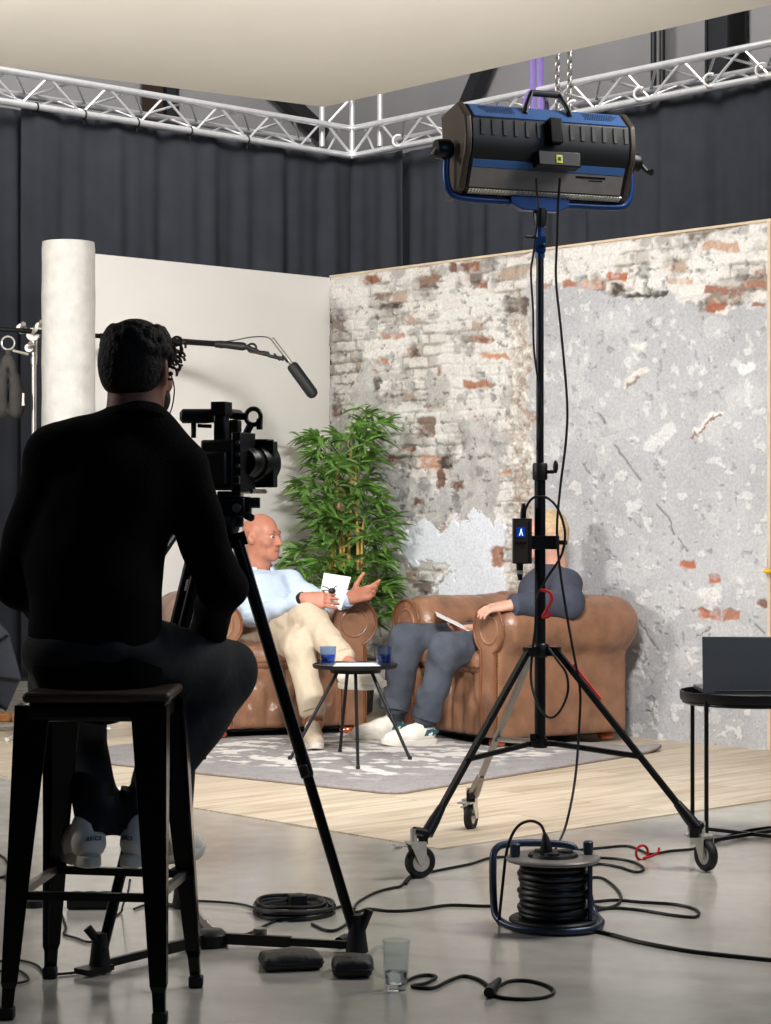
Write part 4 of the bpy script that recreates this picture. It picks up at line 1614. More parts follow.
# ------------------------------------------------------------------ bald man in the left armchair
def man():
    neck = P(257, 577, 11.10)
    hc = P(262, 537.5, 11.08)
    Rh = frame((.86, -.50, -.03), (-.04, .02, 1))
    shR, shL = P(230, 590, 11.02), P(291, 586, 11.14)
    elR, elL = P(252, 617, 10.74), P(331, 611, 10.93)
    wrR, wrL = P(301, 599, 10.50), P(349, 598, 10.70)
    pel = P(264, 638, 10.98)
    hipU, hipD = P(254, 634, 10.93), P(281, 636, 10.98)
    knU, knD = P(309, 617, 10.52), P(300, 646, 10.44)
    anU, anD = P(350, 668, 10.20), P(315, 724, 10.26)
    toU = P(404, 678, 9.97)
    root = person('bald man seated with crossed legs in a pale blue shirt, holding a sheet of paper', (pel.x, pel.y, FLH))
    allp = [neck, hc, shR, shL, elR, elL, wrR, wrL, pel, hipU, hipD, knU, knD, anU, anD]
    lo, hi = bbox(allp, .22)
    S = SDF(lo, hi, .0055)
    head(S, hc, Rh, 1.04)
    ch = neck.lerp(pel, .35)
    S.cap(neck + V((0, 0, -.02)), hc + V((-.01, .02, -.06)), .062, .058, k=.03)
    S.cap(shR, shL, .06, k=.04)
    S.chain([neck + V((0, 0, -.10)), ch, pel], [.075, .12, .125], k=.03)
    S.chain([shR, elR, wrR], [.052, .042, .028], k=.02)
    S.chain([shL, elL, wrL], [.052, .042, .028], k=.02)
    S.chain([hipU, knU, anU], [.085, .058, .042], k=.03)
    S.chain([hipD, knD, anD], [.085, .058, .042], k=.03)
    hand(S, wrR + V((.008, -.012, 0)), (1, -.04, -.03), (-.02, .95, -.30), -1, .20, 1.08)
    hand(S, wrL, (.93, -.12, .26), (-.12, -.80, .55), -1, [.22, .38, .50, .60], 1.12)
    spart('body', S, 'skin_red', root)
    eyes(root, hc, Rh, 1.04)
    # shirt
    S = SDF(lo, hi, .0085)
    S.chain([neck + V((0, 0, -.098)), ch, pel + V((0, 0, .02))], [.100, .145, .150], k=.06)
    S.cap(shR, shL, .074, k=.05)
    S.cap(shR.lerp(shL, .5) + V((0, -.05, -.10)), pel + V((.02, -.08, .06)), .11, .11, k=.06)
    S.chain([shR, elR, elR.lerp(wrR, .93)], [.070, .052, .042], k=.03)
    S.chain([shL, elL, elL.lerp(wrL, .93)], [.072, .058, .044], k=.03)
    S.wrinkle(.012, 32, 3)
    sh = spart('shirt', S, 'shirt', root)
    col = MB()
    f = V((.55, -.83, 0))
    sdv = V((.83, .55, 0))
    nb = neck + V((0, 0, .005))
    ringp = []
    for i in range(15):
        a = math.radians(-150 + 300 * i / 14)
        ringp.append(nb + (-f * math.cos(a) + sdv * math.sin(a)) * .080 + V((0, 0, .022 * math.cos(a) + .042)))
    vs, fs = [], []
    for i, p in enumerate(ringp):
        o_ = (p - nb)
        o_.z = 0
        o_ = o_.normalized()
        vs += [p + V((0, 0, .022)), p + o_ * .010 + V((0, 0, .024)), p + o_ * .030 + V((0, 0, -.024)), p + o_ * .006 + V((0, 0, -.018))]
    for i in range(14):
        for j in range(4):
            fs.append((i * 4 + j, i * 4 + (j + 1) % 4, i * 4 + 4 + (j + 1) % 4, i * 4 + 4 + j))
    fs += [(0, 1, 2, 3), (56, 59, 58, 57)]
    col.add(vs, fs)
    part('collar', col, 'shirt', sh)
    for a, b in ((elR, wrR), (elL, wrL)):
        d = (b - a).normalized()
        part('cuff', MB().tube([b - d * .055, b - d * .05, b - d * .008, b - d * .004], [.040, .045, .043, .039], 20), 'shirt', sh)
    d = (wrR - elR).normalized()
    part('wristwatch', MB().tube([wrR - d * .002, wrR + d * .014], [.035, .034], 18), 'black_plastic', root, label='dark wristwatch')
    # chinos
    S = SDF(lo, hi, .0085)
    S.ell(pel + V((0, 0, .0)), (.17, .15, .12), k=.05)
    S.chain([hipU, knU, anU + (knU - anU) * .19], [.102, .079, .062], k=.04)
    S.chain([hipD, knD, anD + (knD - anD) * .17], [.100, .077, .062], k=.04)
    S.wrinkle(.007, 44, 8)
    tr = spart('trousers', S, 'chino', root)
    for an, kn, f in ((anU, knU, .16), (anD, knD, .13)):
        part('hem', MB().tube([an + (kn - an) * (f + .10), an + (kn - an) * (f + .01), an + (kn - an) * f], [.066, .0665, .060], 24), 'chino', tr)
    # socks and shoes
    shoe(root, anU + V((-.05, .03, -.10)), toU + V((.01, 0, -.055)), (-.42, .2, .9), ('sneaker', 'sole'), 'trainer', .285)
    hd = G(313, 741, RUGZ)
    shoe(root, V((hd.x, 10.30, RUGZ)), V((hd.x + .03, 10.01, RUGZ)), (0, 0, 1), ('desert', 'sole'), 'trainer', .285)
    part('sock', MB().tube([anD + V((0, .01, .03)), V((hd.x, 10.255, RUGZ + .09))], [.046, .044], 16), 'leather_dk', root)
    part('sock', MB().tube([anU + (knU - anU) * .06, anU + V((.0, 0, -.03))], [.046, .043], 16), 'leather_dk', root)
    return wrR


wrR = man()
# the sheet he holds, with a folded pair of dark spectacles in front
pc = [P(324, 573, 10.57), P(351, 577, 10.56), P(341, 610, 10.545), P(318, 604, 10.545)]
nrm = (pc[1] - pc[0]).cross(pc[3] - pc[0]).normalized()
solo('paper_sheet', MB().prism(pc, nrm * .0012), 'paper', 'white sheet of paper held up by the bald man', 'paper', smooth=False)
g = MB()
gc = P(332, 591, 10.50)
Rg = frame((.3, -.9, .1))
q = lambda x, y, z: gc + Rg @ V((x, y, z))
g.ell(q(0, 0, 0), (.020, .010, .016), Rg)
for dx, dz in ((.05, .02), (.055, .002), (.045, -.016), (-.03, .022)):
    g.tube([q(0, 0, 0), q(dx * .6, 0, dz), q(dx, 0, dz * 1.15)], .0028, 6)
g.tube(spline([q(.045, 0, .004), q(.03, .0, -.024), q(-.01, 0, -.03)], 5), .0022, 6)
solo('clip_microphone', g, 'black_plastic', 'small black clip with thin wires held against the white sheet', 'clip')


# ------------------------------------------------------------------ blond person in the right armchair
def guest():
    dY = -.30
    neck = P(552, 568, 11.12 + dY)
    hc = P(546, 536, 11.08 + dY)
    Rh = frame((-.93, -.25, -.06), (0, 0, 1))
    shN, shF = P(566, 585, 10.88 + dY), P(543, 583, 11.26 + dY)
    elN, wrN = P(568, 603, 10.60 + dY), P(512, 605, 10.42 + dY)
    elF, wrF = P(515, 622, 11.22 + dY), P(478, 629, 10.98 + dY)
    pel = P(545, 640, 11.02 + dY)
    hipN, hipF = P(538, 643, 10.94 + dY), P(528, 641, 11.12 + dY)
    knN, knF = P(446, 650, 10.60 + dY), P(406, 640, 10.98 + dY)
    anN, anF = P(425, 720, 10.62 + dY), P(394, 712, 10.92 + dY)
    root = person('blond person in a navy shirt and grey jeans seated behind the lamp stand', (pel.x, pel.y, FLH))
    lo, hi = bbox([neck, hc, shN, shF, elN, wrN, elF, wrF, pel, hipN, hipF, knN, knF, anN, anF], .22)
    S = SDF(lo, hi, .0055)
    head(S, hc, Rh, 1.0)
    ch = neck.lerp(pel, .35)
    S.cap(neck + V((0, 0, -.03)), hc + V((.03, .01, -.06)), .058, .054, k=.03)
    S.cap(shN, shF, .055, k=.04)
    S.chain([neck + V((0, 0, -.10)), ch, pel], [.075, .115, .12], k=.03)
    S.chain([shN, elN, wrN], [.05, .042, .029], k=.02)
    S.chain([shF, elF, wrF], [.05, .042, .029], k=.02)
    S.chain([hipN, knN, anN], [.085, .058, .042], k=.03)
    S.chain([hipF, knF, anF], [.085, .058, .042], k=.03)
    hand(S, wrN, (-.85, -.05, -.12), (.05, .3, -.95), -1, [.25, .3, .35, .4], 1.05)
    hand(S, wrF, (-.9, -.3, -.05), (.1, -.3, .9), -1, .35, 1.05)
    spart('body', S, 'skin', root)
    eyes(root, hc, Rh, 1.0, 'hair_bl')
    S = SDF(*bbox([hc], .17), .006)
    A = np.array(Rh)
    S.ell(hc + Rh @ V((0, -.022, .036)), (.086, .102, .098), A, .02)
    S.ell(hc + Rh @ V((0, -.05, -.01)), (.078, .065, .09), A, .03)
    S.ell(hc + Rh @ V((0, .115, -.02)), (.085, .075, .085), A, .02, 'sub')
    S.ell(hc + Rh @ V((0, .02, -.12)), (.12, .06, .09), A, .02, 'sub')
    S.wrinkle(.007, 70, 2)
    spart('hair', S, 'hair_bl', root)
    # shirt
    S = SDF(lo, hi, .0085)
    S.chain([neck + V((.01, 0, -.082)), ch, pel + V((0, 0, .03))], [.105, .145, .15], k=.06)
    S.cap(shN, shF, .075, k=.05)
    S.chain([shN, elN, wrN + (elN - wrN) * .10], [.082, .070, .052], k=.035)
    S.chain([shF, elF, wrF + (elF - wrF) * .10], [.078, .066, .050], k=.035)
    S.wrinkle(.010, 24, 6)
    sh = spart('shirt', S, 'navy', root)
    cpts = [neck + V((-.004 + .066 * math.cos(a), .066 * math.sin(a), .022 + .012 * math.cos(a))) for a in [math.radians(-150 + 300 * i / 14) for i in range(15)]]
    part('collar', MB().tube(spline(cpts, 3), .028, 8, sq=.4), 'navy', sh)
    d = (wrN - elN).normalized()
    part('cuff', MB().tube([wrN - d * .075, wrN - d * .07, wrN - d * .005, wrN], [.048, .056, .055, .048], 20), 'navy', sh)
    # jeans
    S = SDF(lo, hi, .0085)
    S.ell(pel, (.16, .16, .12), k=.05)
    S.chain([hipN, knN, anN + (knN - anN) * .10], [.102, .082, .070], k=.04)
    S.chain([hipF, knF, anF + (knF - anF) * .10], [.102, .082, .070], k=.04)
    S.wrinkle(.007, 46, 12)
    je = spart('jeans', S, 'jeans', root)
    for an, kn in ((anN, knN), (anF, knF)):
        part('hem', MB().tube([an + (kn - an) * .16, an + (kn - an) * .03, an + (kn - an) * .02], [.0735, .074, .066], 24), 'jeans', je)
    fN, fF = V((-.89, -.46, 0)), V((-.93, -.36, 0))
    hN = V((anN.x + .055, anN.y + .03, RUGZ))
    hF = V((anF.x + .055, anF.y + .03, RUGZ))
    shoe(root, hN, hN + fN * .3, (0, 0, 1), ('sneaker', 'sole'), 'sneaker', .30, 'teal')
    shoe(root, hF, hF + fF * .3, (0, 0, 1), ('sneaker', 'sole'), 'sneaker', .30, 'teal')
    for an, h in ((anN, hN), (anF, hF)):
        part('sock', MB().tube([an + V((0, 0, .03)), V((an.x + .01, an.y, RUGZ + .085))], [.045, .044], 16), 'sole_dk', root)
    return wrF


wrF = guest()
c = P(457, 621, 10.63)
pts = []
for i in range(9):
    f = i / 8
    pts.append((P(435 + 46 * f, 611 + 25 * f - 5 * f * f + (3 if f > .6 else 0) * (1 - f), 10.70), P(437 + 46 * f, 616 + 22 * f, 10.50)))
mbp = MB()
vs = []
for a, b in pts:
    vs += [a, b, b + V((0, 0, -.0015)), a + V((0, 0, -.0015))]
fs = []
for i in range(8):
    for j in range(4):
        fs.append((i * 4 + j, i * 4 + (j + 1) % 4, i * 4 + 4 + (j + 1) % 4, i * 4 + 4 + j))
fs += [(0, 3, 2, 1), (32, 33, 34, 35)]
mbp.add(vs, fs)
solo('paper_sheet', mbp, 'paper', 'curved white sheet of paper held over the grey jeans of the blond person', 'paper')


# ------------------------------------------------------------------ camera operator on the stool
def operator():
    pel = P(98, 655, 4.96)
    waist = P(93, 590, 4.95)
    chest = P(116, 492, 5.00)
    neck = P(138, 415, 5.03)
    hc = P(138, 371, 5.07)
    Rh = frame((.30, .95, -.06), (.03, 0, 1))
    shL, shR = P(54, 462, 5.0), P(176, 470, 5.02)
    elL, wrL = P(22, 578, 5.0), P(62, 626, 5.30)
    elR, wrR = P(222, 588, 5.03), P(206, 634, 5.26)
    hipL, hipR = P(70, 652, 4.98), P(133, 653, 4.98)
    knL, knR = P(62, 676, 5.42), P(224, 672, 5.32)
    anL, anR = P(98, 808, 5.06), P(138, 815, 5.08)
    root = person('camera operator seen from behind in a black jumper, seated on the tall stool', (pel.x, pel.y, 0))
    lo, hi = bbox([pel, hc, shL, shR, elL, elR, wrL, wrR, knL, knR, anL, anR, hc + V((0, 0, .05))], .23)
    S = SDF(lo, hi, .006)
    head(S, hc, Rh, .98)
    S.cap(neck + V((0, 0, -.05)), hc + V((0, -.01, -.05)), .060, .056, k=.03)
    S.cap(shL, shR, .06, k=.05)
    S.chain([neck + V((0, .01, -.08)), chest + V((0, .02, 0)), waist + V((0, .02, 0)), pel + V((0, .01, .02))], [.06, .095, .095, .09], k=.03)
    for a, b, c in ((shL, elL, wrL), (shR, elR, wrR)):
        S.chain([a, b, c], [.052, .043, .029], k=.02)
    for a, b, c in ((hipL, knL, anL), (hipR, knR, anR)):
        S.chain([a, b, c], [.066, .058, .042], k=.03)
    hand(S, wrL, (.5, .8, -.2), (.2, -.2, -1), 1, .35, 1.05)
    hand(S, wrR, (-.35, .85, -.2), (0, -.2, -1), -1, .35, 1.0)
    spart('body', S, 'skin_dk', root)
    eyes(root, hc, Rh, .98, 'hair_dk')
    # hair: short at the neck, curly on top and at the right temple
    A = np.array(Rh)
    S = SDF(*bbox([hc], .20), .005)
    S.ell(hc + Rh @ V((0, -.016, .040)), (.080, .100, .084), A, .02)
    S.ell(hc + Rh @ V((0, -.045, .0)), (.076, .072, .085), A, .03)
    S.ell(hc + Rh @ V((0, .10, -.045)), (.075, .07, .085), A, .02, 'sub')
    S.ell(hc + Rh @ V((0, .0, -.125)), (.14, .2, .065), A, .02, 'sub')
    for s in (-1, 1):
        S.ell(hc + Rh @ V((s * .09, .0, -.01)), (.02, .035, .04), A, .01, 'sub')
    rng = random.Random(5)
    for i in range(420):
        a, b = rng.uniform(0, 2 * PI), rng.uniform(.0, .80)
        dv = Rh @ V((math.sin(a) * math.cos(b), math.cos(a) * math.cos(b), math.sin(b)))
        p = hc + Rh @ V((0, -.014, .040)) + V((dv.x * .081, dv.y * .098, dv.z * .084))
        S.ell(p, .007 + .006 * rng.random(), None, .005)
    hair = spart('hair', S, 'hair_dk', root)
    cu = MB()
    for i in range(16):
        p = hc + Rh @ V((.080 + rng.uniform(-.012, .012), .035 + rng.uniform(-.03, .03), rng.uniform(-.01, .085)))
        Rc = Matrix.Rotation(rng.uniform(0, 3), 3, 'Z') @ Matrix.Rotation(rng.uniform(.8, 2.2), 3, 'X')
        cu.torus(p, .011 + .005 * rng.random(), .003, Rc, 14, 6, 0, 5.0)
    part('curls', cu, 'curl', hair)
    S = SDF(*bbox([hc + V((0, 0, -.06))], .14), .006)
    S.ell(hc + Rh @ V((0, .035, -.062)), (.068, .066, .060), A, .02)
    S.ell(hc + Rh @ V((0, .06, -.01)), (.05, .1, .045), A, .02, 'sub')
    spart('beard', S, 'hair_dk', root)
    # jumper
    S = SDF(lo, hi, .008)
    S.chain([neck + V((0, -.005, -.075)), chest, waist, pel + V((0, 0, -.01))], [.095, .140, .142, .156], k=.06)
    S.cap(shL.lerp(shR, .12) + V((0, 0, -.005)), shL.lerp(shR, .86) + V((0, 0, .0)), .072, k=.06)
    S.cap(neck + V((0, -.01, -.025)), shL, .062, .075, k=.05)
    S.cap(neck + V((0, -.01, -.03)), shR, .06, .066, k=.05)
    S.cap(shL.lerp(shR, .3) + V((0, 0, -.07)), waist + V((-.06, 0, .06)), .10, .10, k=.06)
    S.cap(shL.lerp(shR, .64) + V((0, 0, -.05)), waist + V((.05, 0, .08)), .095, .085, k=.05)
    S.chain([shL, elL, wrL + (elL - wrL) * .08], [.074, .062, .043], k=.03)
    S.chain([shR, elR, wrR + (elR - wrR) * .08], [.068, .052, .043], k=.015)
    S.wrinkle(.009, 22, 21)
    sw = spart('jumper', S, 'sweater', root)
    part('neckband', MB().torus(neck + V((0, -.008, -.018)), .070, .013, frame((0, .35, 1)).to_3x3() @ Matrix.Rotation(PI / 2, 3, 'X'), 28, 8), 'sweater', sw)
    # jeans
    S = SDF(lo, hi, .008)
    S.ell(pel + V((0, 0, .012)), (.17, .16, .09), k=.05)
    S.chain([hipL, knL, anL], [.088, .080, .058], k=.04)
    S.chain([hipR, knR, anR], [.090, .082, .056], k=.04)
    S.wrinkle(.009, 24, 33)
    spart('jeans', S, 'jeans_dk', root)
    # earpiece with its wire
    q = lambda x, y, z: hc + Rh @ V((x, y, z))
    ear = MB().ell(q(.086, .0, -.006), (.006, .006, .006))
    ear.tube(spline([q(.088, 0, -.01), q(.092, .012, -.04), q(.087, .018, -.08), q(.084, .0, -.12), q(.10, -.03, -.15)], 6), .0016, 6)
    part('earpiece', ear, 'black_plastic', root)
    # shoes on the foot rail
    zR = .297
    hL = V((P(93, 0, 4.99).x, 4.99, zR))
    hR = V((P(124, 0, 5.0).x, 5.0, zR))
    shoe(root, hL, hL + V((-.10, .27, -.01)), (0, 0, 1), ('sneaker', 'sole'), 'sneaker', .28, None, 'asics')
    shoe(root, hR, hR + V((.165, .235, -.01)), (0, 0, 1), ('sneaker', 'sole'), 'sneaker', .28, None, 'asics')
    for an, h in ((anL, hL), (anR, hR)):
        part('sock', MB().tube([an + V((0, 0, .06)), h + V((0, .055, .08))], [.042, .040], 16), 'black_plastic', root)


operator()

# ================================================================== STAGE LEFT: column, boom, bag, softbox
cc = P(68.5, 0, 10.6)
R0 = .134
t = thing('column', 'white plastered round column standing at the end of the white wall', 'column', (cc.x, cc.y, FLH))
prof = [(R0, 0.0)] + [(R0 + .0015 * math.sin(i * 1.7), i * .083) for i in range(1, 30)] + [(R0, 2.48), (R0 - .004, 2.515), (0, 2.515)]
part('shaft', MB().lathe(prof, (0, 0, 0), n=64), 'plaster', t, local=True)

bY = 10.93
cs = P(34, 0, bY)
t = thing('boom_stand', 'steel boom stand with grip heads beside the white column', 'stand', (cs.x, cs.y, FLH))
topz = P(0, 340, bY).z
part('pole', MB().cyl((0, 0, .12), (0, 0, topz - .12), .0125).cyl((0, 0, topz - .13), (0, 0, topz + .0), .017), 'chrome', t, local=True)
for a in (20, 140, 260):
    d = V((math.cos(math.radians(a)), math.sin(math.radians(a)), 0))
    part('leg', MB().tube(spline([d * .0 + V((0, 0, .16)), d * .05 + V((0, 0, .15)), d * .12 + V((0, 0, .05)), d * .4 + V((0, 0, .013))], 6), .012, 10), 'chrome', t, local=True)
for i, (dx, dz, rr) in enumerate(((0, .02, .034), (-.06, .05, .026), (.035, .06, .024), (-.02, -.05, .022))):
    g = MB()
    Ry = Matrix.Rotation(PI / 2, 3, 'X')
    g.lathe([(0, -.02), (rr, -.02), (rr, -.006), (rr * .7, -.004), (rr * .7, .004), (rr, .006), (rr, .02), (0, .02)], (dx, -.02, topz + dz), Ry, 20)
    g.tube([(dx, -.05, topz + dz), (dx + .02, -.085, topz + dz + .02)], [.008, .014], 10)
    part('grip_head', g, 'chrome', t, local=True)
part('lever', MB().tube([(-.02, -.05, topz - .085), (-.10, -.06, topz - .065)], .007, 8), 'chrome', t, local=True)
# boom arm with microphone
t = thing('boom_microphone', 'black boom pole with a foam covered microphone in front of the white wall', 'microphone', P(34, 335, bY - .06))
b = MB().tube([P(-30, 327, bY - .06), P(100, 336, bY - .06)], .0125, 14).tube([P(100, 336, bY - .06), P(217, 344, bY - .06)], .0155, 14)
part('pole', b, 'black_gloss', t)
part('tip', MB().tube([P(215, 344, bY - .06), P(222, 344.5, bY - .06), P(224, 344.6, bY - .06), P(243, 346.5, bY - .06), P(246, 346.7, bY - .06)], [.017, .021, .019, .022, .016], 14).tube([P(246, 346.7, bY - .06), P(258, 352, bY - .06)], .013, 10), 'black_plastic', t)
mt_ = MB()
mt_.torus(P(252, 348, bY - .06), .022, .006, Matrix.Rotation(PI / 2, 3, 'X'), 18, 8)
mt_.tube([P(256, 352, bY - .06), P(268, 354, bY - .06), P(270, 356, bY - .06), P(284, 359, bY - .06)], [.010, .014, .009, .011], 10)
mt_.torus(P(277, 357, bY - .06), .020, .005, Matrix.Rotation(.9, 3, 'Y'), 18, 8)
mt_.torus(P(285, 359, bY - .06), .020, .005, Matrix.Rotation(.9, 3, 'Y'), 18, 8)
part('shock_mount', mt_, 'black_plastic', t)
part('mount_clip', MB().tube([P(250, 352, bY - .08), P(263, 354, bY - .08)], .005, 8), 'wood_dk', t)
part('microphone_body', MB().tube([P(272, 338.5, bY - .06), P(293, 366, bY - .06)], .0105, 14), 'steel', t)
a_, b_ = P(291, 364, bY - .06), P(315, 397, bY - .06)
d_ = (b_ - a_).normalized()
L_ = (b_ - a_).length
part('foam_windshield', MB().tube([a_ + d_ * x for x in (0, .006, .02, L_ - .025, L_ - .008, L_)], [.018, .027, .031, .031, .024, .008], 20), 'rubber', t)
part('cable', MB().tube(spline([P(222, 342, bY - .07), P(236, 340, bY - .07), P(252, 337, bY - .07), P(266, 337, bY - .07), P(272, 340, bY - .06)], 6), .0028, 8), 'cable', t)

# bag that hangs on the boom's tail
t = thing('counterweight_bag', 'grey canvas bag hanging from a ring at the left edge', 'bag', P(11, 420, bY - .06))
bc = P(8, 0, bY - .06)
px2m = bY / FPX
zz = lambda y: CAM_H + (CY - y) * px2m
S = SDF((bc.x - .16, bc.y - .12, zz(432)), (bc.x + .14, bc.y + .12, zz(345)), .006)
for s in (-1, 1):
    S.chain([V((bc.x + s * .012, bc.y, zz(358))), V((bc.x + s * .035, bc.y, zz(380))), V((bc.x + s * .045, bc.y, zz(396))), V((bc.x + s * .042, bc.y, zz(410)))], [.012, .030, .042, .045], k=.02)
S.ell((bc.x + .004, bc.y - .06, zz(390)), (.008, .075, .13), k=.01, op='sub')
S.wrinkle(.006, 40, 3)
bo = spart('sack', S, 'bag', t)
part('ring', MB().torus(V((bc.x, bc.y, zz(344))), .034, .005, Matrix.Rotation(PI / 2, 3, 'X'), 24, 8), 'chrome', t)
part('strap', MB().tube([V((bc.x, bc.y, zz(350))), V((bc.x, bc.y, zz(362)))], .012, 8, sq=.4), 'bag', t)
part('buckle', MB().box(V((bc.x + .083, bc.y - .02, zz(399))), (.012, .02, .05)).box(V((bc.x + .083, bc.y - .02, zz(405))), (.014, .02, .016)), 'chrome', t)

# folded softbox and wooden boxes at the far left
sc_ = P(-22, 655, 11.9)
t = thing('softbox', 'dark grey softbox lying at the left edge behind the operator', 'softbox', (sc_.x, sc_.y, 0))
ax = V((.35, .55, .25)).normalized()
Rs = frame(ax)
n = 8
rim, apex = [], sc_ - ax * .22
for i in range(n):
    a = 2 * PI * (i + .5) / n
    rim.append(sc_ + Rs @ V((.30 * math.cos(a), 0, .36 * math.sin(a))))
g = MB()
vs = [apex] + rim + [sc_ + ax * .02 + (p - sc_) * .96 for p in rim]
fs = [(0, 1 + i, 1 + (i + 1) % n) for i in range(n)] + [(1 + i, 9 + i, 9 + (i + 1) % n, 1 + (i + 1) % n) for i in range(n)] + [tuple(range(9, 17))]
g.add(vs, fs)
part('shell', g, 'grey_sheet', t, smooth=False)
for p in rim:
    part('rod', MB().tube([apex - ax * .01, p - ax * .012], .007, 8), 'black', t)
part('speed_ring', MB().cyl(apex - ax * .05, apex + ax * .02, .06), 'black', t)
part('stand_leg', MB().tube([apex, V((apex.x - .05, apex.y + .1, .02))], .012, 10), 'black', t)
for px, w, lab in ((3, .075, 'orange-brown wooden block on the floor at the left edge'), (19, .08, 'orange-brown wooden block next to the stool leg, right of another')):
    f = G(px, 721)
    t = thing('wooden_block', lab, 'block', (f.x, f.y, 0), .2, 'wooden blocks on the floor')
    part('block', MB().box((0, 0, .022), (w, .12, .044)), 'box_wood', t, local=True, bevel=.006)

# ================================================================== LAMP ON ITS ROLLING STAND
SX, SY = P(540, 0, 6.97).x, 6.97
pz = lambda y: CAM_H + (CY - y) / FPX * SY
t = thing('light_stand', 'tall black rolling light stand with three castor legs', 'stand', (SX, SY, 0))
at = lambda z, dx=0, dy=0: V((SX + dx, SY + dy, z))
part('lower_column', MB().cyl(at(pz(747)), at(pz(470)), .0185, n=24), 'black', t)
part('upper_column', MB().cyl(at(pz(474)), at(pz(250)), .0125, n=20), 'black', t)
c = MB().lathe([(0, 0), (.023, 0), (.025, .005), (.025, .05), (.022, .056), (0, .056)], at(pz(480)))
c.tube([at(pz(472), .02, -.01), at(pz(472), .045, -.02)], .006, 8)
c.ell(at(pz(467), .05, -.022), (.009, .009, .022))
part('locking_collar', c, 'black_plastic', t)
c = MB().lathe([(0, 0), (.016, 0), (.017, .05), (.013, .12), (.013, .16), (0, .16)], at(pz(258)))
c.box(at(pz(245), 0, -.012), (.034, .03, .05))
part('spigot', c, 'blue', t)
part('spigot_screw', MB().ell(at(pz(246), .008, -.03), (.007, .006, .007)).cyl(at(pz(238), -.014, -.02), at(pz(238), -.05, -.03), .006, n=8), 'black', t)
HZ = pz(651)
c = MB().lathe([(0, -.02), (.026, -.02), (.03, -.012), (.03, .018), (.024, .026), (0, .026)], at(HZ))
dirs = []
for px, py, yaw in ((420, 878, 25), (706, 871, 62), (471, 830, 70)):
    g = G(px, py)
    d = V((g.x - SX, g.y - SY, 0))
    dirs.append((g, d.length, d.normalized(), yaw))
for g, L, d, yaw in dirs:
    c.box(at(HZ) + d * .045, (.05, .024, .03), Matrix.Rotation(math.atan2(d.y, d.x), 3, 'Z'))
part('leg_hub', c, 'black', t)
c = MB().lathe([(0, -.015), (.024, -.015), (.027, .0), (.024, .015), (0, .015)], at(pz(743)))
for g, L, d, yaw in dirs:
    c.box(at(pz(743)) + d * .035, (.04, .02, .018), Matrix.Rotation(math.atan2(d.y, d.x), 3, 'Z'))
c.box(at(pz(738), -.024, -.01), (.02, .02, .03))
part('brace_collar', c, 'black', t)
for k_, (g, L, d, yaw) in enumerate(dirs):
    a0 = at(HZ) + d * .06
    a1 = V((SX, SY, 0)) + d * (L - .03) + V((0, 0, .135))
    lm = 'black' if k_ < 2 else 'steel'  # back leg in paler steel: stage light on it put into the colour
    leg = part('leg', MB().tube([a0, a1], .0125, 4, sq=1.0).tube([a0.lerp(a1, .86), a0.lerp(a1, .93), a1], [.014, .019, .021], 12), lm, t)
    f = (a0.z - .372) / (a0.z - a1.z)
    bj = a0.lerp(a1, min(.78, f + .03))
    part('brace', MB().tube([at(pz(743)) + d * .05, bj], .0095, 8, sq=.7).cyl(bj + V((0, -.016, 0)), bj + V((0, .016, 0)), .008, n=10), lm, t)
    # castor
    rw = .050
    w = V((g.x, g.y, rw + .001))
    ya = math.radians(yaw)
    axv = V((math.sin(ya), -math.cos(ya), 0)) if k_ != 1 else V((math.sin(-ya), -math.cos(-ya), 0))
    fw = V((-axv.y, axv.x, 0))
    Rw = frame(fw)
    top = V((a1.x, a1.y, a1.z))
    fk = MB()
    st = w - fw * .022
    for s in (-1, 1):
        o_ = axv * (s * .019)
        fk.prism([st + o_ + fw * -.020 + V((0, 0, .060)), st + o_ + fw * .034 + V((0, 0, .060)), w + o_ + fw * .014 + V((0, 0, -.008)), w + o_ + fw * -.010 + V((0, 0, -.008))], axv * .003 * s)
    fk.box(st + fw * .006 + V((0, 0, .062)), (.056, .044, .006), frame(axv))
    fk.cyl(st + V((0, 0, .062)), st + V((0, 0, .105)), .011, n=14)
    cs_ = part('castor_fork', fk, 'chrome', leg, label='chrome castor fork')
    part('brake_pedal', MB().box(st - fw * .048 + V((0, 0, .056)), (.030, .050, .006), frame(axv)).box(st - fw * .058 + V((0, 0, .046)), (.026, .022, .006), frame(axv) @ Matrix.Rotation(.4, 3, 'X')), 'chrome', leg)
    tyre = MB()
    Rl = Matrix((fw, V((0, 0, 1)), axv)).transposed()
    tyre.lathe([(.030, -.012), (.045, -.014), (.050, -.008), (.050, .008), (.045, .014), (.030, .012), (.030, -.012)], w, Rl, 32)
    part('tyre', tyre, 'rubber', leg)
    part('wheel_hub', MB().lathe([(0, -.015), (.010, -.017), (.012, -.011), (.031, -.010), (.031, .010), (.012, .011), (.010, .017), (0, .015)], w, Rl, 24), 'chrome', leg)
    part('swivel_socket', MB().tube([a1, st + V((0, 0, .098))], [.019, .014], 12).box(a1 + V((-.012, -.01, -.012)), (.03, .03, .03)).cyl(a1 - fw * .01, a1 - fw * .045 + V((0, -.01, -.006)), .007, n=8), 'black', leg)
    if k_ == 1:
        leg_r = (a0, a1)
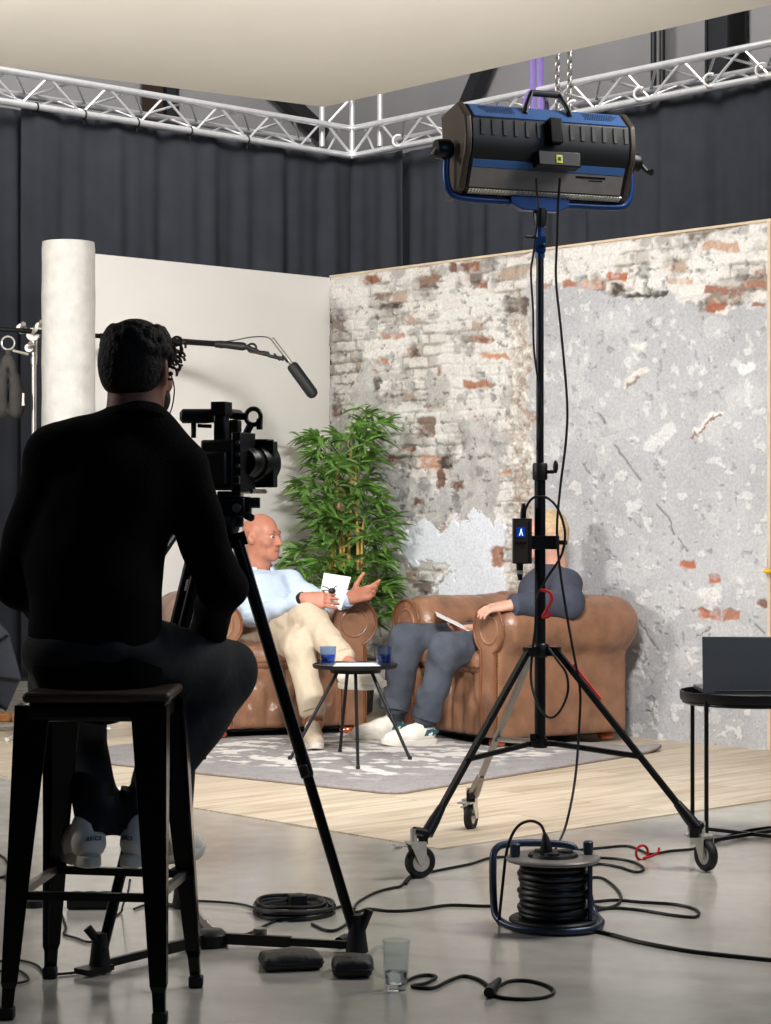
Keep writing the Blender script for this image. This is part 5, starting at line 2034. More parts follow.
# ------- lamp head
HY = math.radians(21)
HCX = at(pz(156))
t = thing('panel_lamp', 'large black and blue studio panel lamp seen from behind on top of the stand', 'lamp', (SX, SY, pz(210)), HY)
hz = pz(156) - pz(210)
q = lambda x, y, z: V((x, y, z + hz))
tilt = Matrix.Rotation(math.radians(-8), 3, 'X')
pr_ = [(.095, .142), (-.045, .146), (-.100, .084), (-.100, .020), (-.085, -.030), (-.070, -.045), (-.020, -.128), (.03, -.145), (.095, -.142)]


def prof_at(x):
    return [q(x, *(tilt @ V((0, y, z)))[1:]) for y, z in pr_]


def face_patch(i, x0, x1, f0, f1, lift):
    """thin plate lying on housing face i between profile points i and i+1"""
    a, b = V((0, *pr_[i])), V((0, *pr_[i + 1]))
    n_ = V((0, -(b - a).z * -1, 0))
    e = (b - a).normalized()
    n_ = V((0, e.z, -e.y))
    if n_.dot((a + b) * .5) < 0:
        n_ = -n_
    p0, p1 = a.lerp(b, f0), a.lerp(b, f1)
    pts = [p0 + V((x0, 0, 0)), p0 + V((x1, 0, 0)), p1 + V((x1, 0, 0)), p1 + V((x0, 0, 0))]
    return [q(*(tilt @ p)) for p in pts], tilt @ (n_ * lift)


hw = .285
part('housing', MB().prism(prof_at(-hw), (2 * hw, 0, 0)), 'black_plastic', t, local=True, bevel=.004)
for s in (-1, 1):
    pp = [V((p.x, p.y * 1.02, (p.z - hz) * 1.03 + hz)) for p in prof_at(s * hw)]
    part('end_cap', MB().prism(pp, (s * .024, 0, 0)), 'taupe', t, local=True, bevel=.006, label='brown-grey end cap')
p_, l_ = face_patch(1, -hw + .01, hw - .01, .10, .98, .004)
up_ = part('rear_panel', MB().prism(p_, l_), 'blue_lt', t, local=True, smooth=False, label='blue upper rear panel')
for s in (-1, 1):
    vt = MB()
    for i in range(16):
        for j in range(5):
            x = s * (.13 + .0085 * i) + (.004 if j % 2 else 0)
            if j * 1.5 + 3 > i * .0 and i < 15 - abs(j - 1):
                pq, lq = face_patch(1, x, x + .005, .22 + j * .10, .27 + j * .10, .0048)
                vt.prism(pq, lq)
    part('vent_holes', vt, 'black', up_, local=True, smooth=False)
p_, l_ = face_patch(5, -hw + .01, hw - .01, .02, .28, .004)
part('lower_trim', MB().prism(p_, l_), 'blue_lt', t, local=True, smooth=False, label='blue lower trim strip')
p_, l_ = face_patch(5, -hw + .01, hw - .01, .30, .97, .003)
lw = part('lower_panel', MB().prism(p_, l_), 'silver', t, local=True, smooth=False, label='silver lower rear panel')
p_, l_ = face_patch(5, .10, .21, .38, .46, .0034)
part('lettering_plate', MB().prism(p_, l_).prism(*face_patch(5, .15, .20, .50, .54, .0034)), 'black', lw, local=True, smooth=False)
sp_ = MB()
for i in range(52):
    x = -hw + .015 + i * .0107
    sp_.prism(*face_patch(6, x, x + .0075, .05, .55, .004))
part('vent_glint_strip', sp_, 'strip', t, local=True, smooth=False, label='finned strip along the bottom, vent reflections put into its pale colour')
for i in range(14):
    x = -hw + .03 + i * .04
    if abs(x) > .05:
        pq, lq = face_patch(2, x, x + .012, .1, .9, .004)
        part('rear_fin', MB().prism(pq, lq), 'black', t, local=True, smooth=False)
part('battery_block', MB().box(q(0, -.112, .062), (.045, .034, .085), tilt), 'black_gloss', t, local=True, bevel=.004)
cb = part('connector_box', MB().box(q(.01, -.105, -.032), (.155, .05, .052), tilt), 'black', t, local=True, bevel=.005)
part('yellow_label', MB().box(q(.008, -.1315, -.030), (.022, .003, .026), tilt), 'label_y', cb, local=True, smooth=False, label='yellow-green square label')
part('label_mark', MB().box(q(.008, -.1335, -.030), (.010, .002, .012), tilt), 'black', cb, local=True, smooth=False)
hd = MB()
for s in (-1, 1):
    hd.tube([q(s * .082, -.06, .125), q(s * .075, -.055, .15), q(s * .050, -.04, .20)], [.010, .009, .008], 8)
hd.tube([q(-.052, -.04, .198), q(.052, -.04, .198)], .011, 8, sq=.6)
part('handle', hd, 'black', t, local=True)
part('diffuser', MB().box(q(0, .100, 0), (.56, .008, .25), tilt), 'diffuser', t, local=True, smooth=False)
# yoke
yk = [q(-.335, 0, .0), q(-.338, 0, -.08), q(-.325, 0, -.135), q(-.28, 0, -.155), q(-.1, 0, -.158), q(.1, 0, -.158), q(.28, 0, -.155), q(.325, 0, -.135), q(.338, 0, -.08), q(.335, 0, .0)]
part('yoke', MB().tube(spline(yk, 6), .012, 12), 'blue', t, local=True, label='blue tubular yoke')
part('yoke_bracket', MB().prism([q(-.115, -.02, -.140), q(.10, -.02, -.140), q(.10, -.02, -.165), q(.06, -.02, -.185), q(-.07, -.02, -.185), q(-.115, -.02, -.165)], (0, .04, 0)), 'blue', t, local=True, bevel=.003)
part('mounting_socket', MB().lathe([(0, -.03), (.020, -.03), (.024, .0), (.024, .03), (0, .03)], q(0, 0, -.205)), 'black', t, local=True)
for s in (-1, 1):
    Rk = Matrix.Rotation(PI / 2, 3, 'Y')
    kb = part('pivot_knob', MB().lathe([(0, -.03), (.030, -.03), (.034, -.018), (.034, .016), (.026, .026), (0, .028)], q(s * .345, 0, 0), Rk, 24), 'black', t, local=True)
    part('tightening_lever', MB().tube([q(s * .37, 0, 0), q(s * .395, -.01, -.03), q(s * .40, -.03, -.035)], [.008, .008, .012], 8), 'steel' if s < 0 else 'black', kb, local=True)

# ------- control box on the pole, its display and leads
bp_ = P(522, 541, SY - .02)
t = thing('control_box', 'black control box with a blue display clamped to the light stand', 'box', (bp_.x, bp_.y, bp_.z - .075))
part('case', MB().box((0, 0, .075), (.062, .05, .15)).box((-.0, -.0265, .075), (.052, .004, .14)), 'black_plastic', t, local=True, bevel=.003)
fr_ = part('front_plate', MB().box((-.006, -.0292, .075), (.046, .003, .142)), 'taupe', t, local=True, smooth=False, label='grey front plate')
part('display', MB().box((-.006, -.0312, .105), (.028, .003, .034)), 'screen', t, local=True, smooth=False, label='blue lit display')
ly = MB()
ly.prism([V((-.012, -.0332, .093)), V((-.009, -.0332, .093)), V((-.002, -.0332, .116)), V((-.0055, -.0332, .116))], (0, -.001, 0))
ly.prism([V((.0015, -.0332, .093)), V((-.0015, -.0332, .093)), V((-.0065, -.0332, .110)), V((-.004, -.0332, .112))], (0, -.001, 0))
part('display_mark', ly, 'glyph', t, local=True, smooth=False)
bt_ = MB()
for dx in (-.020, -.006, .008):
    part('button', MB().box((dx, -.0318, .070), (.008, .004, .006)), 'black', t, local=True)
part('yellow_marking', MB().box((-.001, -.031, .056), (.014, .001, .006)), 'wood_dk', t, local=True, smooth=False)
part('clamp', MB().box((.075, .0, .070), (.095, .036, .045)).cyl((.12, -.0, .07), (.15, -.0, .07), .008, n=10), 'black', t, local=True, bevel=.004)
part('plug', MB().tube([(.004, 0, .15), (.004, 0, .17), (.005, 0, .20)], [.010, .010, .006], 12), 'black', t, local=True)
part('lower_plug', MB().tube([(-.008, -.01, .0), (-.008, -.01, -.03), (-.006, -.01, -.055)], [.012, .011, .007], 12), 'black', t, local=True)
part('plug_ring', MB().tube([(-.008, -.01, -.022), (-.008, -.01, -.034)], .0125, 12), 'chrome', t, local=True)


def cable(pts, r, label, name='cable', mt='cable', group=None, n=7, cat='cable', extra=None):
    m = MB().tube(spline(pts, n), r, 8)
    if extra:
        extra(m)
    return solo(name, m, mt, label, cat, group)


YC = SY - .035
cable([P(525, 519, SY - .02), P(526, 508, YC), P(533, 498, YC), P(545, 497, YC), P(556, 506, YC), P(563, 522, YC), P(565, 538, YC), P(561, 556, YC), P(551, 572, YC), P(544, 583, YC), P(537, 600, YC - .0), P(535, 630, YC), P(532, 655, YC), P(531, 680, YC), P(536, 700, YC - .02), P(545, 715, YC - .02), P(554, 717, YC - .02), P(563, 706, YC - .02), P(568, 690, YC - .02), P(566, 673, YC - .02), P(557, 660, YC - .02), P(549, 648, YC)], .0042, 'black cable arching from the control box and looping below the stand collar')
cable([P(536, 178, SY - .17), P(537, 196, SY - .14), P(538, 212, SY - .05), P(534, 250, YC + .01), P(531, 272, YC + .01), P(533, 310, YC + .01), P(534, 350, YC + .01), P(540, 395, YC + .01), P(541, 420, YC + .01), P(537, 450, YC + .005)], .0036, 'thin black cable running down the left side of the light stand')
cable([P(560, 178, SY - .15), P(558, 205, SY - .12), P(557, 240, SY - .06), P(556, 280, SY - .05), P(561, 330, SY - .05), P(567, 400, SY - .05), P(566, 440, SY - .05), P(560, 490, SY - .05), P(557, 530, SY - .05), P(560, 570, SY - .05), P(566, 610, SY - .05), P(573, 650, SY - .06), P(580, 690, SY - .06), P(579, 730, SY - .06), P(575, 780, 6.85), P(566, 825, 6.75), G(556, 848, .006), G(551, 858, .006)], .0042, 'long black cable hanging from the lamp head down to the cable drum')
# red webbing ties
cable([P(541, 590, YC - .01), P(549, 592, YC - .02), P(552, 599, YC - .02), P(547, 609, YC - .02), P(543, 617, YC - .02), P(549, 616, YC - .02), P(551, 612, YC - .02)], .0055, 'red webbing tie hanging on the light stand pole', 'red_tie', 'red', cat='tie')
a0, a1 = leg_r
up_n = V((.0, -.35, 1)).normalized()
m = MB().tube([a0.lerp(a1, f) + V((.010, -.006, .014)) for f in (.10, .17, .24, .30)], .005, 6)
solo('red_strap', m, 'red', 'red strap lying along the right leg of the light stand', 'strap')

# ================================================================== STOOL, TRIPOD AND CAMERA
SZ = .735
t = thing('bar_stool', 'tall black metal stool with a wooden seat under the camera operator', 'stool', (-.655, 4.90, 0))
feet = [G(7, 1019), G(160, 1024), G(50, 978), G(196, 987)]
tops = [V((-.80, 4.80, SZ - .03)), V((-.535, 4.78, SZ - .03)), V((-.775, 5.03, SZ - .03)), V((-.520, 5.02, SZ - .03))]
ctr = V((-.655, 4.90, 0))
part('seat', MB().box((-.655, 4.905, SZ - .012), (.335, .32, .024)), 'wood_dk', t, bevel=.010, label='dark wooden seat')
part('seat_rim', MB().box((-.655, 4.905, SZ - .045), (.315, .30, .045)), 'black_gloss', t, bevel=.012)
for f, tp in zip(feet, tops):
    f = V((f.x, f.y, .0))
    d = (tp - f).normalized()
    out = V((f.x - ctr.x, f.y - ctr.y, 0))
    sx, sy = (1 if out.x > 0 else -1), (1 if out.y > 0 else -1)
    # pressed sheet leg: an angle section that narrows to the foot
    m = MB()
    secs = [(f, .026), (f.lerp(tp, .10), .030), (f.lerp(tp, .12), .038), (f.lerp(tp, .55), .058), (tp, .082)]
    vs, fs = [], []
    for p, w in secs:
        e = [(0, 0), (-w, 0), (-w, -.006), (-w * .35, -w * .12), (-w * .12, -w * .35), (-.006, -w), (0, -w)]
        e = [(0.0, 0.0), (-w, 0.0), (-w, -.004), (-w * .22, -w * .22), (-.004, -w), (0.0, -w)]
        vs += [p + V(((x + w * .5) * sx, (y + w * .5) * sy, 0)) for x, y in e]
    k = 6
    for i in range(len(secs) - 1):
        for j in range(k):
            fs.append((i * k + j, i * k + (j + 1) % k, (i + 1) * k + (j + 1) % k, (i + 1) * k + j))
    fs += [tuple(range(k)), tuple((len(secs) - 1) * k + j for j in range(k))]
    m.add(vs, fs)
    lg = part('leg', m, 'black_gloss', t, smooth=False, bevel=.002)
    part('foot_cap', MB().box(f + V((0, 0, .014)), (.034, .034, .028)), 'rubber', lg, bevel=.004)
zr = .275
pt = [f.lerp(tp, zr / tp.z) for f, tp in zip([V((f.x, f.y, 0)) for f in feet], tops)]
for i, j in ((0, 1), (2, 3), (0, 2), (1, 3)):
    fl = .026 if (i, j) != (2, 3) else .03
    part('foot_rail', MB().tube([pt[i], pt[j]], .013, 4, sq=.8 if (i, j) != (2, 3) else 1.0), 'steel' if (i, j) in ((0, 2), (1, 3)) else 'black', t, smooth=False)

bowl = P(219, 528, 5.50)
t = thing('video_tripod', 'black video tripod with a floor spreader in front of the operator', 'tripod', (bowl.x, bowl.y, 0))
tf = [G(357, 953), G(100, 973), G(182, 908)]
part('bowl', MB().lathe([(0, -.05), (.03, -.05), (.05, -.02), (.056, .012), (.056, .03), (.045, .035), (0, .035)], bowl), 'black', t)
sp_c = G(211, 946)
legs_top = [P(237, 540, 5.44), P(199, 546, 5.42), P(206, 545, 5.58)]
for k_, (f, a) in enumerate(zip(tf, legs_top)):
    f = V((f.x, f.y, .03))
    side = (f - a).cross(V((0, 0, 1))).normalized() if k_ != 9 else V((1, 0, 0))
    m = MB()
    mid = a.lerp(f, .56)
    for s in (-1, 1):
        m.tube([a + side * s * .019, mid + side * s * .016], .0165, 12)
    m.box(a, (.06, .035, .05), frame(f - a)).box(a.lerp(f, .10), (.045, .03, .02), frame(f - a))
    lg = part('leg', m, 'black_gloss', t)
    part('leg_clamp', MB().box(mid, (.058, .06, .034), frame(f - a)).box(mid + side * .03 + V((0, -.01, -.01)), (.022, .03, .022), frame(f - a)), 'black_plastic', lg, bevel=.004)
    part('lower_tube', MB().tube([mid, f], .0140, 12), 'black_gloss', lg)
    ft = MB().tube([f + V((0, 0, .07)), f + V((0, 0, .0)), f + V((0, 0, -.026))], [.018, .026, .030], 14)
    ft.tube([f + V((.012, -.01, .03)), f + V((.032 if k_ == 0 else -.03, -.012, .085))], [.010, .012], 8)
    part('foot', ft, 'rubber', lg)
    arm = MB()
    c0 = V((sp_c.x, sp_c.y, .022))
    e_ = V((f.x, f.y, .020))
    arm.tube([c0, c0.lerp(e_, .55)], .020, 4, sq=.6).tube([c0.lerp(e_, .5), e_], .014, 4, sq=.7)
    if k_ == 1:
        arm.box(e_ + (e_ - c0).normalized() * .02 + V((0, 0, -.006)), (.05, .09, .014), frame(e_ - c0))
    part('spreader_arm', arm, 'black', t, smooth=False)
part('spreader_hub', MB().lathe([(0, 0), (.045, 0), (.045, .03), (.03, .042), (0, .042)], V((sp_c.x, sp_c.y, .002))), 'black', t)
part('spreader_lock', MB().lathe([(0, 0), (.018, 0), (.018, .018), (0, .02)], V((sp_c.x + .13, sp_c.y - .005, .03))), 'steel', t)
# fluid head
fh = bowl + V((.030, 0, .032))
hd_ = part('fluid_head', MB().box(fh + V((0, 0, .022)), (.080, .10, .05)).cyl(fh + V((-.05, 0, .024)), fh + V((.055, 0, .024)), .026, n=24).cyl(fh + V((0, 0, -.03)), fh + V((0, 0, .02)), .035, n=24), 'black', t, bevel=.004)
part('counterbalance_knob', MB().cyl(fh + V((.054, -.01, .034)), fh + V((.078, -.01, .034)), .014, n=16), 'black_plastic', hd_)
part('tilt_lock', MB().cyl(fh + V((.045, -.03, .0)), fh + V((.058, -.06, -.005)), .010, n=12), 'black_plastic', hd_)
part('bubble_level', MB().cyl(fh + V((.02, -.055, .02)), fh + V((.02, -.060, .02)), .012, n=14), 'steel', hd_)
part('sliding_plate', MB().box(fh + V((.0, .01, .056)), (.06, .14, .016)), 'black', t, bevel=.003)
pb_ = fh + V((-.06, -.03, .04))
part('pan_handle', MB().tube([pb_, pb_ + V((-.05, -.10, -.05)), pb_ + V((-.10, -.22, -.14))], [.010, .010, .009], 10).tube([pb_ + V((-.075, -.16, -.095)), pb_ + V((-.10, -.22, -.14))], .014, 10), 'black', t)

cb0 = fh + V((.0, 0, .064))
CY_ = math.radians(-20)
t = thing('video_camera', 'compact black video camera with top handle on the tripod', 'camera', tuple(cb0), CY_)
v = lambda x, y, z: V((x, y, z))
bd = part('body', MB().box((-.01, 0, .068), (.092, .135, .13)).box((-.01, -.075, .06), (.07, .03, .085)), 'black_plastic', t, local=True, bevel=.006)
part('side_module', MB().box((.042, -.01, .075), (.026, .10, .155)), 'black', t, local=True, bevel=.003)
for dz in (.03, .06, .09, .12):
    part('button', MB().cyl((.048, -.064, dz + .005), (.048, -.058, dz + .005), .006, n=10), 'steel', t, local=True)
part('socket_plate', MB().box((.043, -.0605, .028), (.022, .004, .022)), 'silver', t, local=True, smooth=False)
part('socket', MB().cyl((.043, -.0645, .028), (.043, -.061, .028), .008, n=14), 'black', t, local=True)
part('handle_post', MB().box((-.012, -.03, .165), (.032, .035, .085)).box((-.012, .055, .16), (.03, .03, .06)), 'black', t, local=True, bevel=.005)
part('top_handle', MB().tube([(-.012, -.05, .205), (-.012, .08, .205)], .013, 12).box((-.012, -.03, .215), (.04, .045, .035)), 'black', t, local=True)
mr = MB().torus((.052, .03, .196), .021, .0065, Matrix.Rotation(PI / 2, 3, 'X'), 24, 8)
mr.tube([(-.01, .02, .20), (.03, .03, .197)], .010, 8).tube([(.045, .03, .175), (.035, .02, .15)], .010, 8).box((.07, .03, .176), (.012, .014, .028))
part('microphone_clamp', mr, 'black', t, local=True)
part('microphone', MB().tube([(-.125, -.045, .197), (-.118, -.042, .197), (-.06, -.02, .197), (-.01, .0, .20)], [.010, .019, .019, .017], 18), 'rubber', t, local=True)
part('microphone_bracket', MB().tube([(-.092, -.03, .185), (-.092, -.03, .14)], .007, 8).tube([(-.08, -.03, .172), (-.045, -.02, .170)], .005, 8), 'black', t, local=True)
part('lens', MB().lathe([(0, .06), (.036, .06), (.038, .075), (.042, .08), (.042, .115), (.039, .12), (.039, .15), (.046, .155), (.046, .17), (0, .17)], (.04, -.07, .075), Matrix.Rotation(-PI / 2, 3, 'X')), 'black', t, local=True)
part('lens_hood', MB().lathe([(.030, .16), (.046, .162), (.062, .215), (.060, .22), (.050, .218), (.034, .17), (.03, .16)], (.04, -.115, .075), Matrix.Rotation(-PI / 2, 3, 'X'), 32), 'black', t, local=True)
part('matte_box', MB().box((.040, .085, .072), (.105, .03, .122)).box((.040, .07, .135), (.09, .05, .006)), 'black_plastic', t, local=True, bevel=.008)
part('rods', MB().tube([(.02, 0, .0), (.02, .09, .0)], .006, 8).tube([(.06, 0, .0), (.06, .09, .0)], .006, 8), 'steel', t, local=True)
part('red_mark', MB().ell((-.058, -.03, .118), (.006, .006, .006)), 'red', t, local=True, label='small red mark')

# ================================================================== TRAY TABLE WITH LAPTOP AT THE RIGHT
tx, ty, tz, tr_ = 1.295, 7.43, .496, .25
t = thing('tray_table', 'round black tray table on thin square legs at the right edge', 'table', (tx, ty, 0))
part('tray', MB().lathe([(0, tz - .008), (tr_, tz - .008), (tr_ + .002, tz), (tr_ + .002, tz + .024), (tr_ - .003, tz + .024), (tr_ - .004, tz), (0, tz)], (tx, ty, 0), n=56), 'black', t)
lp = [V((tx + sx * .185, ty + sy * .165, 0)) for sx in (-1, 1) for sy in (-1, 1)]
for p in lp:
    part('leg', MB().tube([p + V((0, 0, .004)), p + V((0, 0, tz))], .0095, 4), 'black', t, smooth=False)
for a, b in ((0, 3), (1, 2)):
    part('base_bar', MB().tube([lp[a] + V((0, 0, .012)), lp[b] + V((0, 0, .012))], .0085, 4), 'black', t, smooth=False)
part('frame_ring', MB().torus((tx, ty, tz - .014), tr_ - .012, .007, None, 48, 8), 'black', t)
t = thing('laptop', 'dark grey laptop with its lid open on the round tray table', 'laptop', (1.27, 7.26, tz + .026))
Rl = Matrix.Rotation(math.radians(-7), 3, 'X')
part('lid', MB().box(Rl @ V((0, 0, .098)), (.345, .006, .20), Rl), 'laptop', t, local=True, bevel=.003)
part('screen', MB().box(Rl @ V((0, .0036, .10)), (.325, .0012, .18), Rl), 'black_gloss', t, local=True, smooth=False)
part('base', MB().box((0, .118, .008), (.345, .235, .015)), 'laptop', t, local=True, bevel=.004)
part('keyboard', MB().box((0, .10, .016), (.29, .10, .002)), 'black', t, local=True, smooth=False)
part('hinge', MB().cyl((-.13, .003, .008), (.13, .003, .008), .006, n=12), 'black', t, local=True)
# yellow spring clamp on the end of the brick wall
we = ST(3.262, .0, 0)
we.z = P(0, 572, we.y).z
t = thing('spring_clamp', 'yellow tipped spring clamp on the right end of the brick wall', 'clamp', we)
for s in (-1, 1):
    part('jaw', MB().tube([V((-.035, -.03 + s * .018, .008)), V((0, -.03 + s * .022, .012)), V((.06, -.03 + s * .008, .03))], [.006, .010, .008], 8), 'black', t, local=True)
    part('tip', MB().ell((-.030, -.035 + s * .018, .006), (.026, .010, .012)), 'yellow', t, local=True, label='yellow plastic tip')
    part('handle', MB().tube([V((.05, -.03 + s * .01, .028)), V((.13, -.03 + s * .05, .06))], .009, 8), 'yellow', t, local=True)

# ================================================================== FLOOR: drum, cables, pads, mug
dc = G(553, 928)
t = thing('cable_drum', 'black cable drum with a bent tube frame on the concrete floor', 'cable drum', (dc.x, dc.y, 0))
L3 = lambda x, y, z: V((x, y, z))
part('lower_flange', MB().lathe([(0, .018), (.118, .018), (.122, .022), (.122, .026), (.118, .030), (0, .030)], n=40), 'black_plastic', t, local=True)
wd = MB()
for i in range(9):
    for j, rr in enumerate((.088,)):
        wd.torus((0, 0, .042 + i * .0155), rr + .004 * math.sin(i * 2.1), .0085, Matrix.Rotation(.05 * math.sin(i * 1.3), 3, 'X'), 36, 8)
wd.cyl((0, 0, .03), (0, 0, .185), .084, n=32)
part('wound_cable', wd, 'cable', t, local=True)
part('upper_flange', MB().lathe([(0, .186), (.126, .186), (.130, .190), (.130, .194), (.126, .198), (0, .198)], n=48), 'silver', t, local=True, label='grey upper flange')
part('socket_panel', MB().lathe([(0, .198), (.070, .198), (.066, .206), (0, .207)], n=32), 'black_plastic', t, local=True)
for a in (20, 140, 260):
    part('socket_cover', MB().lathe([(0, .206), (.022, .206), (.020, .213), (0, .214)], (.038 * math.cos(math.radians(a)), .038 * math.sin(math.radians(a)), 0), n=20), 'rubber', t, local=True)
for x, y in ((-.105, -.01), (.10, .03)):
    part('crank_knob', MB().lathe([(0, .198), (.012, .198), (.014, .205), (.014, .232), (.009, .236), (0, .236)], (x, y, 0), n=16), 'drum_steel', t, local=True)
fr_ = spline([L3(.075, .13, .186), L3(.06, .135, .205), L3(-.02, .13, .214), L3(-.12, .11, .214), L3(-.155, .09, .20), L3(-.162, .07, .16), L3(-.162, .03, .07), L3(-.155, .0, .03), L3(-.12, -.05, .014), L3(-.06, -.10, .012), L3(.02, -.115, .012), L3(.10, -.08, .012), L3(.135, .02, .012), L3(.12, .10, .03), L3(.10, .125, .12), L3(.075, .13, .186)], 6)
part('tube_frame', MB().tube(fr_, .0105, 10), 'drum_steel', t, local=True)
part('cheek_plate', MB().box((.098, -.04, .11), (.012, .03, .16)), 'drum_steel', t, local=True, bevel=.003)
pg = MB().tube([L3(-.02, -.02, .206), L3(-.02, -.02, .222), L3(-.022, -.018, .25), L3(-.024, -.016, .262)], [.017, .017, .010, .006], 14)
part('plug', pg, 'rubber', t, local=True)
cable([dc + L3(-.024, -.016, .262), dc + L3(-.035, 0, .285), dc + L3(-.065, .02, .292), dc + L3(-.10, .03, .27), dc + L3(-.125, .03, .21), dc + L3(-.14, .01, .10), dc + L3(-.15, -.02, .02), G(500, 921, .006)], .0042, 'black lead arching out of the plug on top of the cable drum', group=None)
rf = .0045


def gl(pts, z=rf):
    return [G(x, y, z) for x, y in pts]


FG = 'black cables on the concrete floor'
cable(gl([(406, 884), (414, 876), (440, 870), (470, 864), (490, 858)]) + [G(517, 856, rf), G(557, 852, rf), G(600, 848, rf), G(626, 846, rf), G(640, 850, rf), G(651, 854, rf), G(670, 851, rf), G(697, 848, rf), G(722, 838, rf), G(750, 830, rf), G(790, 825, rf)], rf, 'black cable along the front edge of the wooden floor, through the red tie')
cable(gl([(577, 862), (593, 858), (619, 859), (636, 863), (644, 869), (636, 872), (619, 867), (600, 864), (585, 866)]), rf, 'black cable doubling back at the red tie behind the cable drum')
cable(gl([(592, 905), (605, 908), (618, 904), (621, 896), (614, 886), (602, 878), (590, 878), (582, 882)]), rf, 'black cable making a small loop right beside the cable drum')
cable(gl([(590, 902), (616, 900), (640, 902), (672, 904), (692, 908), (699, 913), (694, 917), (672, 915), (640, 910), (612, 908), (594, 911)]), rf, 'black cable lying in a long flat loop right of the cable drum')
cable(gl([(590, 930), (612, 935), (639, 942), (681, 950), (720, 955), (790, 962)]), rf * 1.4, 'thick black cable running from the drum out to the right edge')
cable(gl([(496, 906), (480, 906), (455, 905), (440, 906), (414, 910), (390, 911), (368, 909), (356, 912), (345, 906), (330, 910)]), rf, 'black cable running from the drum left to the coil')
cable(gl([(354, 909), (357, 903), (368, 896), (380, 891), (392, 888), (401, 886), (407, 879), (414, 872)]), rf, 'black cable curving from the coil up to the left castor')
cable(gl([(256, 908), (240, 904), (220, 902), (200, 901), (186, 901), (172, 906), (150, 901)]), rf * .8, 'thin black cable from the coil left behind the stool leg')
cable(gl([(282, 918), (268, 924), (255, 931), (243, 935), (228, 936), (214, 931)]), rf * .9, 'black cable from the coil ending in a silver jack plug')
m = MB().tube([G(216, 932, .012), G(209, 926, .012), G(207, 921, .016)], [.009, .010, .006], 10)
solo('jack_plug', m, 'chrome', 'silver jack plug on the floor beside the tripod spreader', 'plug')
cable(gl([(312, 924), (325, 930), (336, 930), (349, 923), (358, 922)]), rf, 'black cable leaving the coil at its right side')
# coil
ccn = G(293, 913)
cm = MB()
rng = random.Random(3)
pts = []
for i in range(7 * 28):
    a = 2 * PI * i / 28
    k_ = i // 28
    r_ = .115 - .009 * (k_ % 4) + .006 * math.sin(a * 1.3 + k_)
    pts.append(ccn + V((r_ * math.cos(a) + .006 * math.sin(k_ * 2), r_ * 1.15 * math.sin(a) + .008 * math.cos(k_ * 3), .006 + .0085 * (k_ // 2) + .002 * math.sin(a * 3))))
cm.tube(pts, .0055, 8)
cm.tube(spline([ccn + V((-.10, -.04, .03)), ccn + V((-.02, .0, .036)), ccn + V((.06, .04, .034)), ccn + V((.12, -.02, .025))], 8), .0055, 8)
solo('cable_coil', cm, 'cable', 'coil of black cable lying on the concrete floor', 'cable')
solo('mains_adaptor', MB().box(ccn + V((.012, .0, .03)), (.05, .04, .05), Matrix.Rotation(.4, 3, 'Z')), 'black_plastic', 'black adaptor lying inside the cable coil', 'adaptor', bevel=.006)
# connector lying beside the right tripod foot
m = MB().tube([G(339, 943, .016), G(346, 939, .016)], .015, 14).tube([G(346, 939, .016), G(351, 936, .016)], .010, 12)
solo('cable_connector', m, 'black_plastic', 'black round connector beside the right tripod foot', 'connector')
# mug cable
cable(gl([(399, 985), (415, 977), (428, 975), (436, 977), (426, 983), (412, 986), (432, 988), (450, 980), (464, 976), (480, 980), (492, 989)]), rf, 'black cable curling out from behind the glass mug')
lp_ = gl([(496, 988), (510, 981), (530, 981), (548, 986), (554, 992), (545, 997), (525, 999), (505, 998), (492, 995)])
cable(lp_, rf, 'black cable in an open loop ending in a plug in front of the drum')
m = MB().tube([G(489, 993, .013), G(493, 988, .013), G(499, 980, .015)], [.013, .014, .007], 12)
solo('cable_plug', m, 'black_plastic', 'black plug with a metal tip lying right of the mug', 'plug')
# red tie on the floor cable
rt = G(642, 860)
m = MB().torus(rt + V((0, 0, .024)), .024, .0045, Matrix.Rotation(PI / 2, 3, 'X') @ Matrix.Rotation(.5, 3, 'Y'), 24, 6)
m.tube(spline([rt + V((.005, 0, .006)), rt + V((.03, .01, .010)), rt + V((.055, .02, .022)), rt + V((.06, .03, .035))], 6), .0045, 6)
solo('cable_tie', m, 'red', 'red loop tie round the black cable on the floor', 'tie')
# cables at the left
cable(gl([(-8, 852), (4, 858), (9, 868), (6, 878), (10, 882), (14, 884)]), rf, 'thin black cable at the left edge, its upper curve')
cable(gl([(-8, 880), (2, 877), (12, 876), (20, 884), (30, 890), (40, 903)]), rf, 'black cable from the left edge towards the stool')
cable(gl([(-8, 962), (14, 960), (28, 962), (38, 966), (44, 972), (58, 974), (80, 972)]), rf * .7, 'thin black cable passing the left back stool leg to the tripod foot')
cable(gl([(-8, 972), (16, 970), (26, 975), (28, 980), (18, 983), (2, 984)]), rf * .7, 'thin black cable loop at the lower left edge')
cable(gl([(62, 915), (66, 928), (64, 934), (76, 938), (88, 942), (98, 940), (104, 938)]), rf * .8, 'thin black cable winding in front of the power strip to the tripod')
cable([G(130, 880, .20), G(128, 892, .10), G(123, 905, .03), G(121, 912, rf), G(112, 918, rf)], rf * .7, 'thin black cable hanging below the foot rail of the stool')
cable(gl([(134, 909), (145, 905), (160, 903), (176, 905)]), rf * .8, 'thin black cable right of the power strip')
ps = G(91, 908)
t = thing('power_strip', 'black power strip on the floor under the stool', 'power strip', (ps.x, ps.y, 0), .05)
part('case', MB().box((0, 0, .022), (.135, .06, .042)), 'black_plastic', t, local=True, bevel=.006)
for i in range(3):
    part('socket', MB().cyl((-.042 + i * .042, 0, .042), (-.042 + i * .042, 0, .0465), .017, n=18), 'rubber', t, local=True)
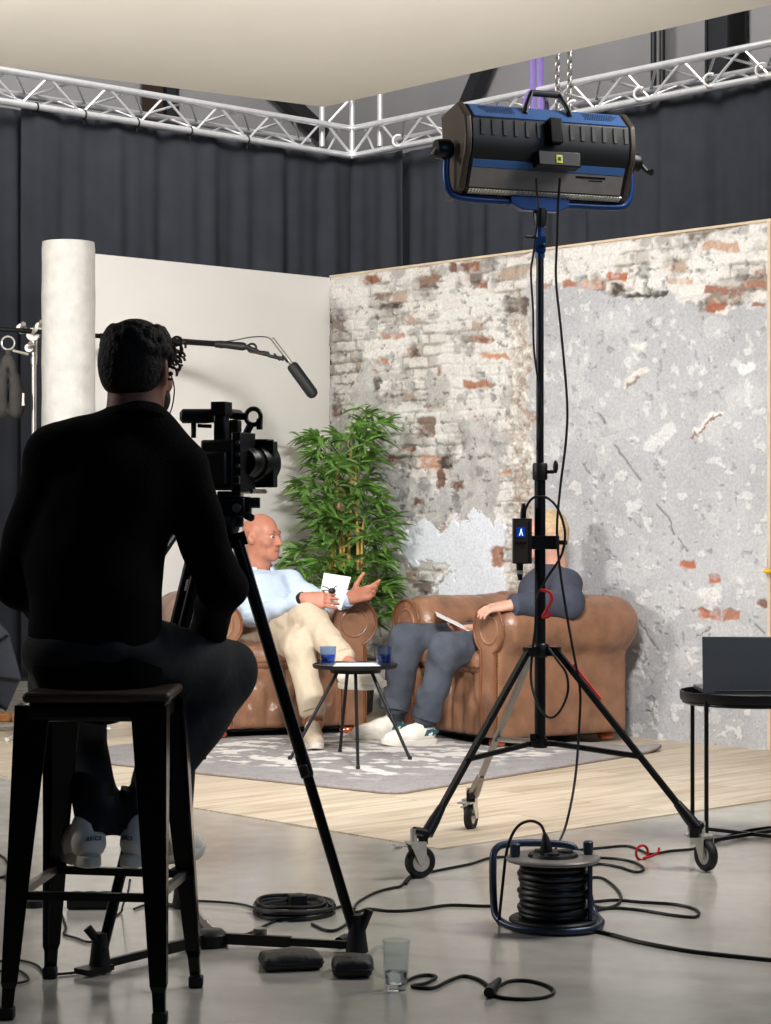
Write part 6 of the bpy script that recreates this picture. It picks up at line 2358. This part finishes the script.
pk = G(34, 907)
solo('foot_switch', MB().lathe([(0, 0), (.028, 0), (.030, .006), (.026, .020), (.014, .026), (0, .027)], pk, n=24), 'rubber', 'small round black knob on the floor left of the power strip', 'knob')
# white box on the floor, seen between the operator's feet and the stage
wb = G(118, 799)
t = thing('white_box', 'small white box on the floor seen between the stool legs', 'box', (wb.x, wb.y, 0), .1)
part('box', MB().box((0, 0, .02), (.085, .12, .04)), 'sneaker', t, local=True, bevel=.006)
part('lid_seam', MB().box((0, 0, .030), (.0865, .1215, .002)), 'steel', t, local=True, smooth=False)


def pad(px, py, w, d, h, rz, label, seed):
    c = G(px, py)
    t = thing('weight_pad', label, 'pad', (c.x, c.y, 0), rz, 'dark vinyl pads on the floor')
    S = SDF((-w * .7, -d * .7, -.01), (w * .7, d * .7, h * 1.6), .004)
    S.box((0, 0, h * .5), (w / 2, d / 2, h / 2), .013)
    S.ell((0, 0, h * .75), (w * .42, d * .42, h * .45), k=.02)
    S.wrinkle(.003, 45, seed)
    S.plane((0, 0, .002), (0, 0, -1))
    b = spart('cushion', S, 'pad_top', t, local=True)
    e = MB()
    zz_ = h * .5
    pp = []
    for i in range(40):
        a = 2 * PI * i / 40
        x, y = math.cos(a), math.sin(a)
        pp.append(V((w / 2 * 1.005 * (abs(x) ** .25) * (1 if x > 0 else -1), d / 2 * 1.005 * (abs(y) ** .25) * (1 if y > 0 else -1), zz_)))
    part('seam', MB().tube(pp, .003, 6, closed=True), 'black_plastic', b, local=True)


pad(291, 967, .150, .115, .036, .22, 'dark vinyl pad on the floor in front of the tripod spreader', 3)
pad(353, 974, .098, .120, .042, .02, 'dark vinyl pad on the floor between the tripod foot and the glass mug', 6)

mg = G(396, 990)
t = thing('glass_mug', 'clear glass mug with a handle and some water on the floor', 'mug', (mg.x, mg.y, 0))
prof = [(0, .001), (.026, .001), (.028, .004), (.0335, .118), (.0320, .120), (.0305, .118), (.0258, .016), (0, .014)]
gl_ = part('glass', MB().lathe(prof, (0, 0, 0), n=36), 'glass', t, local=True, angle=60)
hpts = spline([V((-.030, 0, .100)), V((-.042, 0, .103)), V((-.056, 0, .092)), V((-.060, 0, .070)), V((-.054, 0, .046)), V((-.042, 0, .034)), V((-.028, 0, .030))], 6)
part('handle', MB().tube(hpts, .0055, 10), 'glass', t, local=True)
part('water', MB().lathe([(0, .0146), (.0255, .0166), (.0268, .044), (0, .044)], (0, 0, 0), n=36), 'water', t, local=True, angle=60)
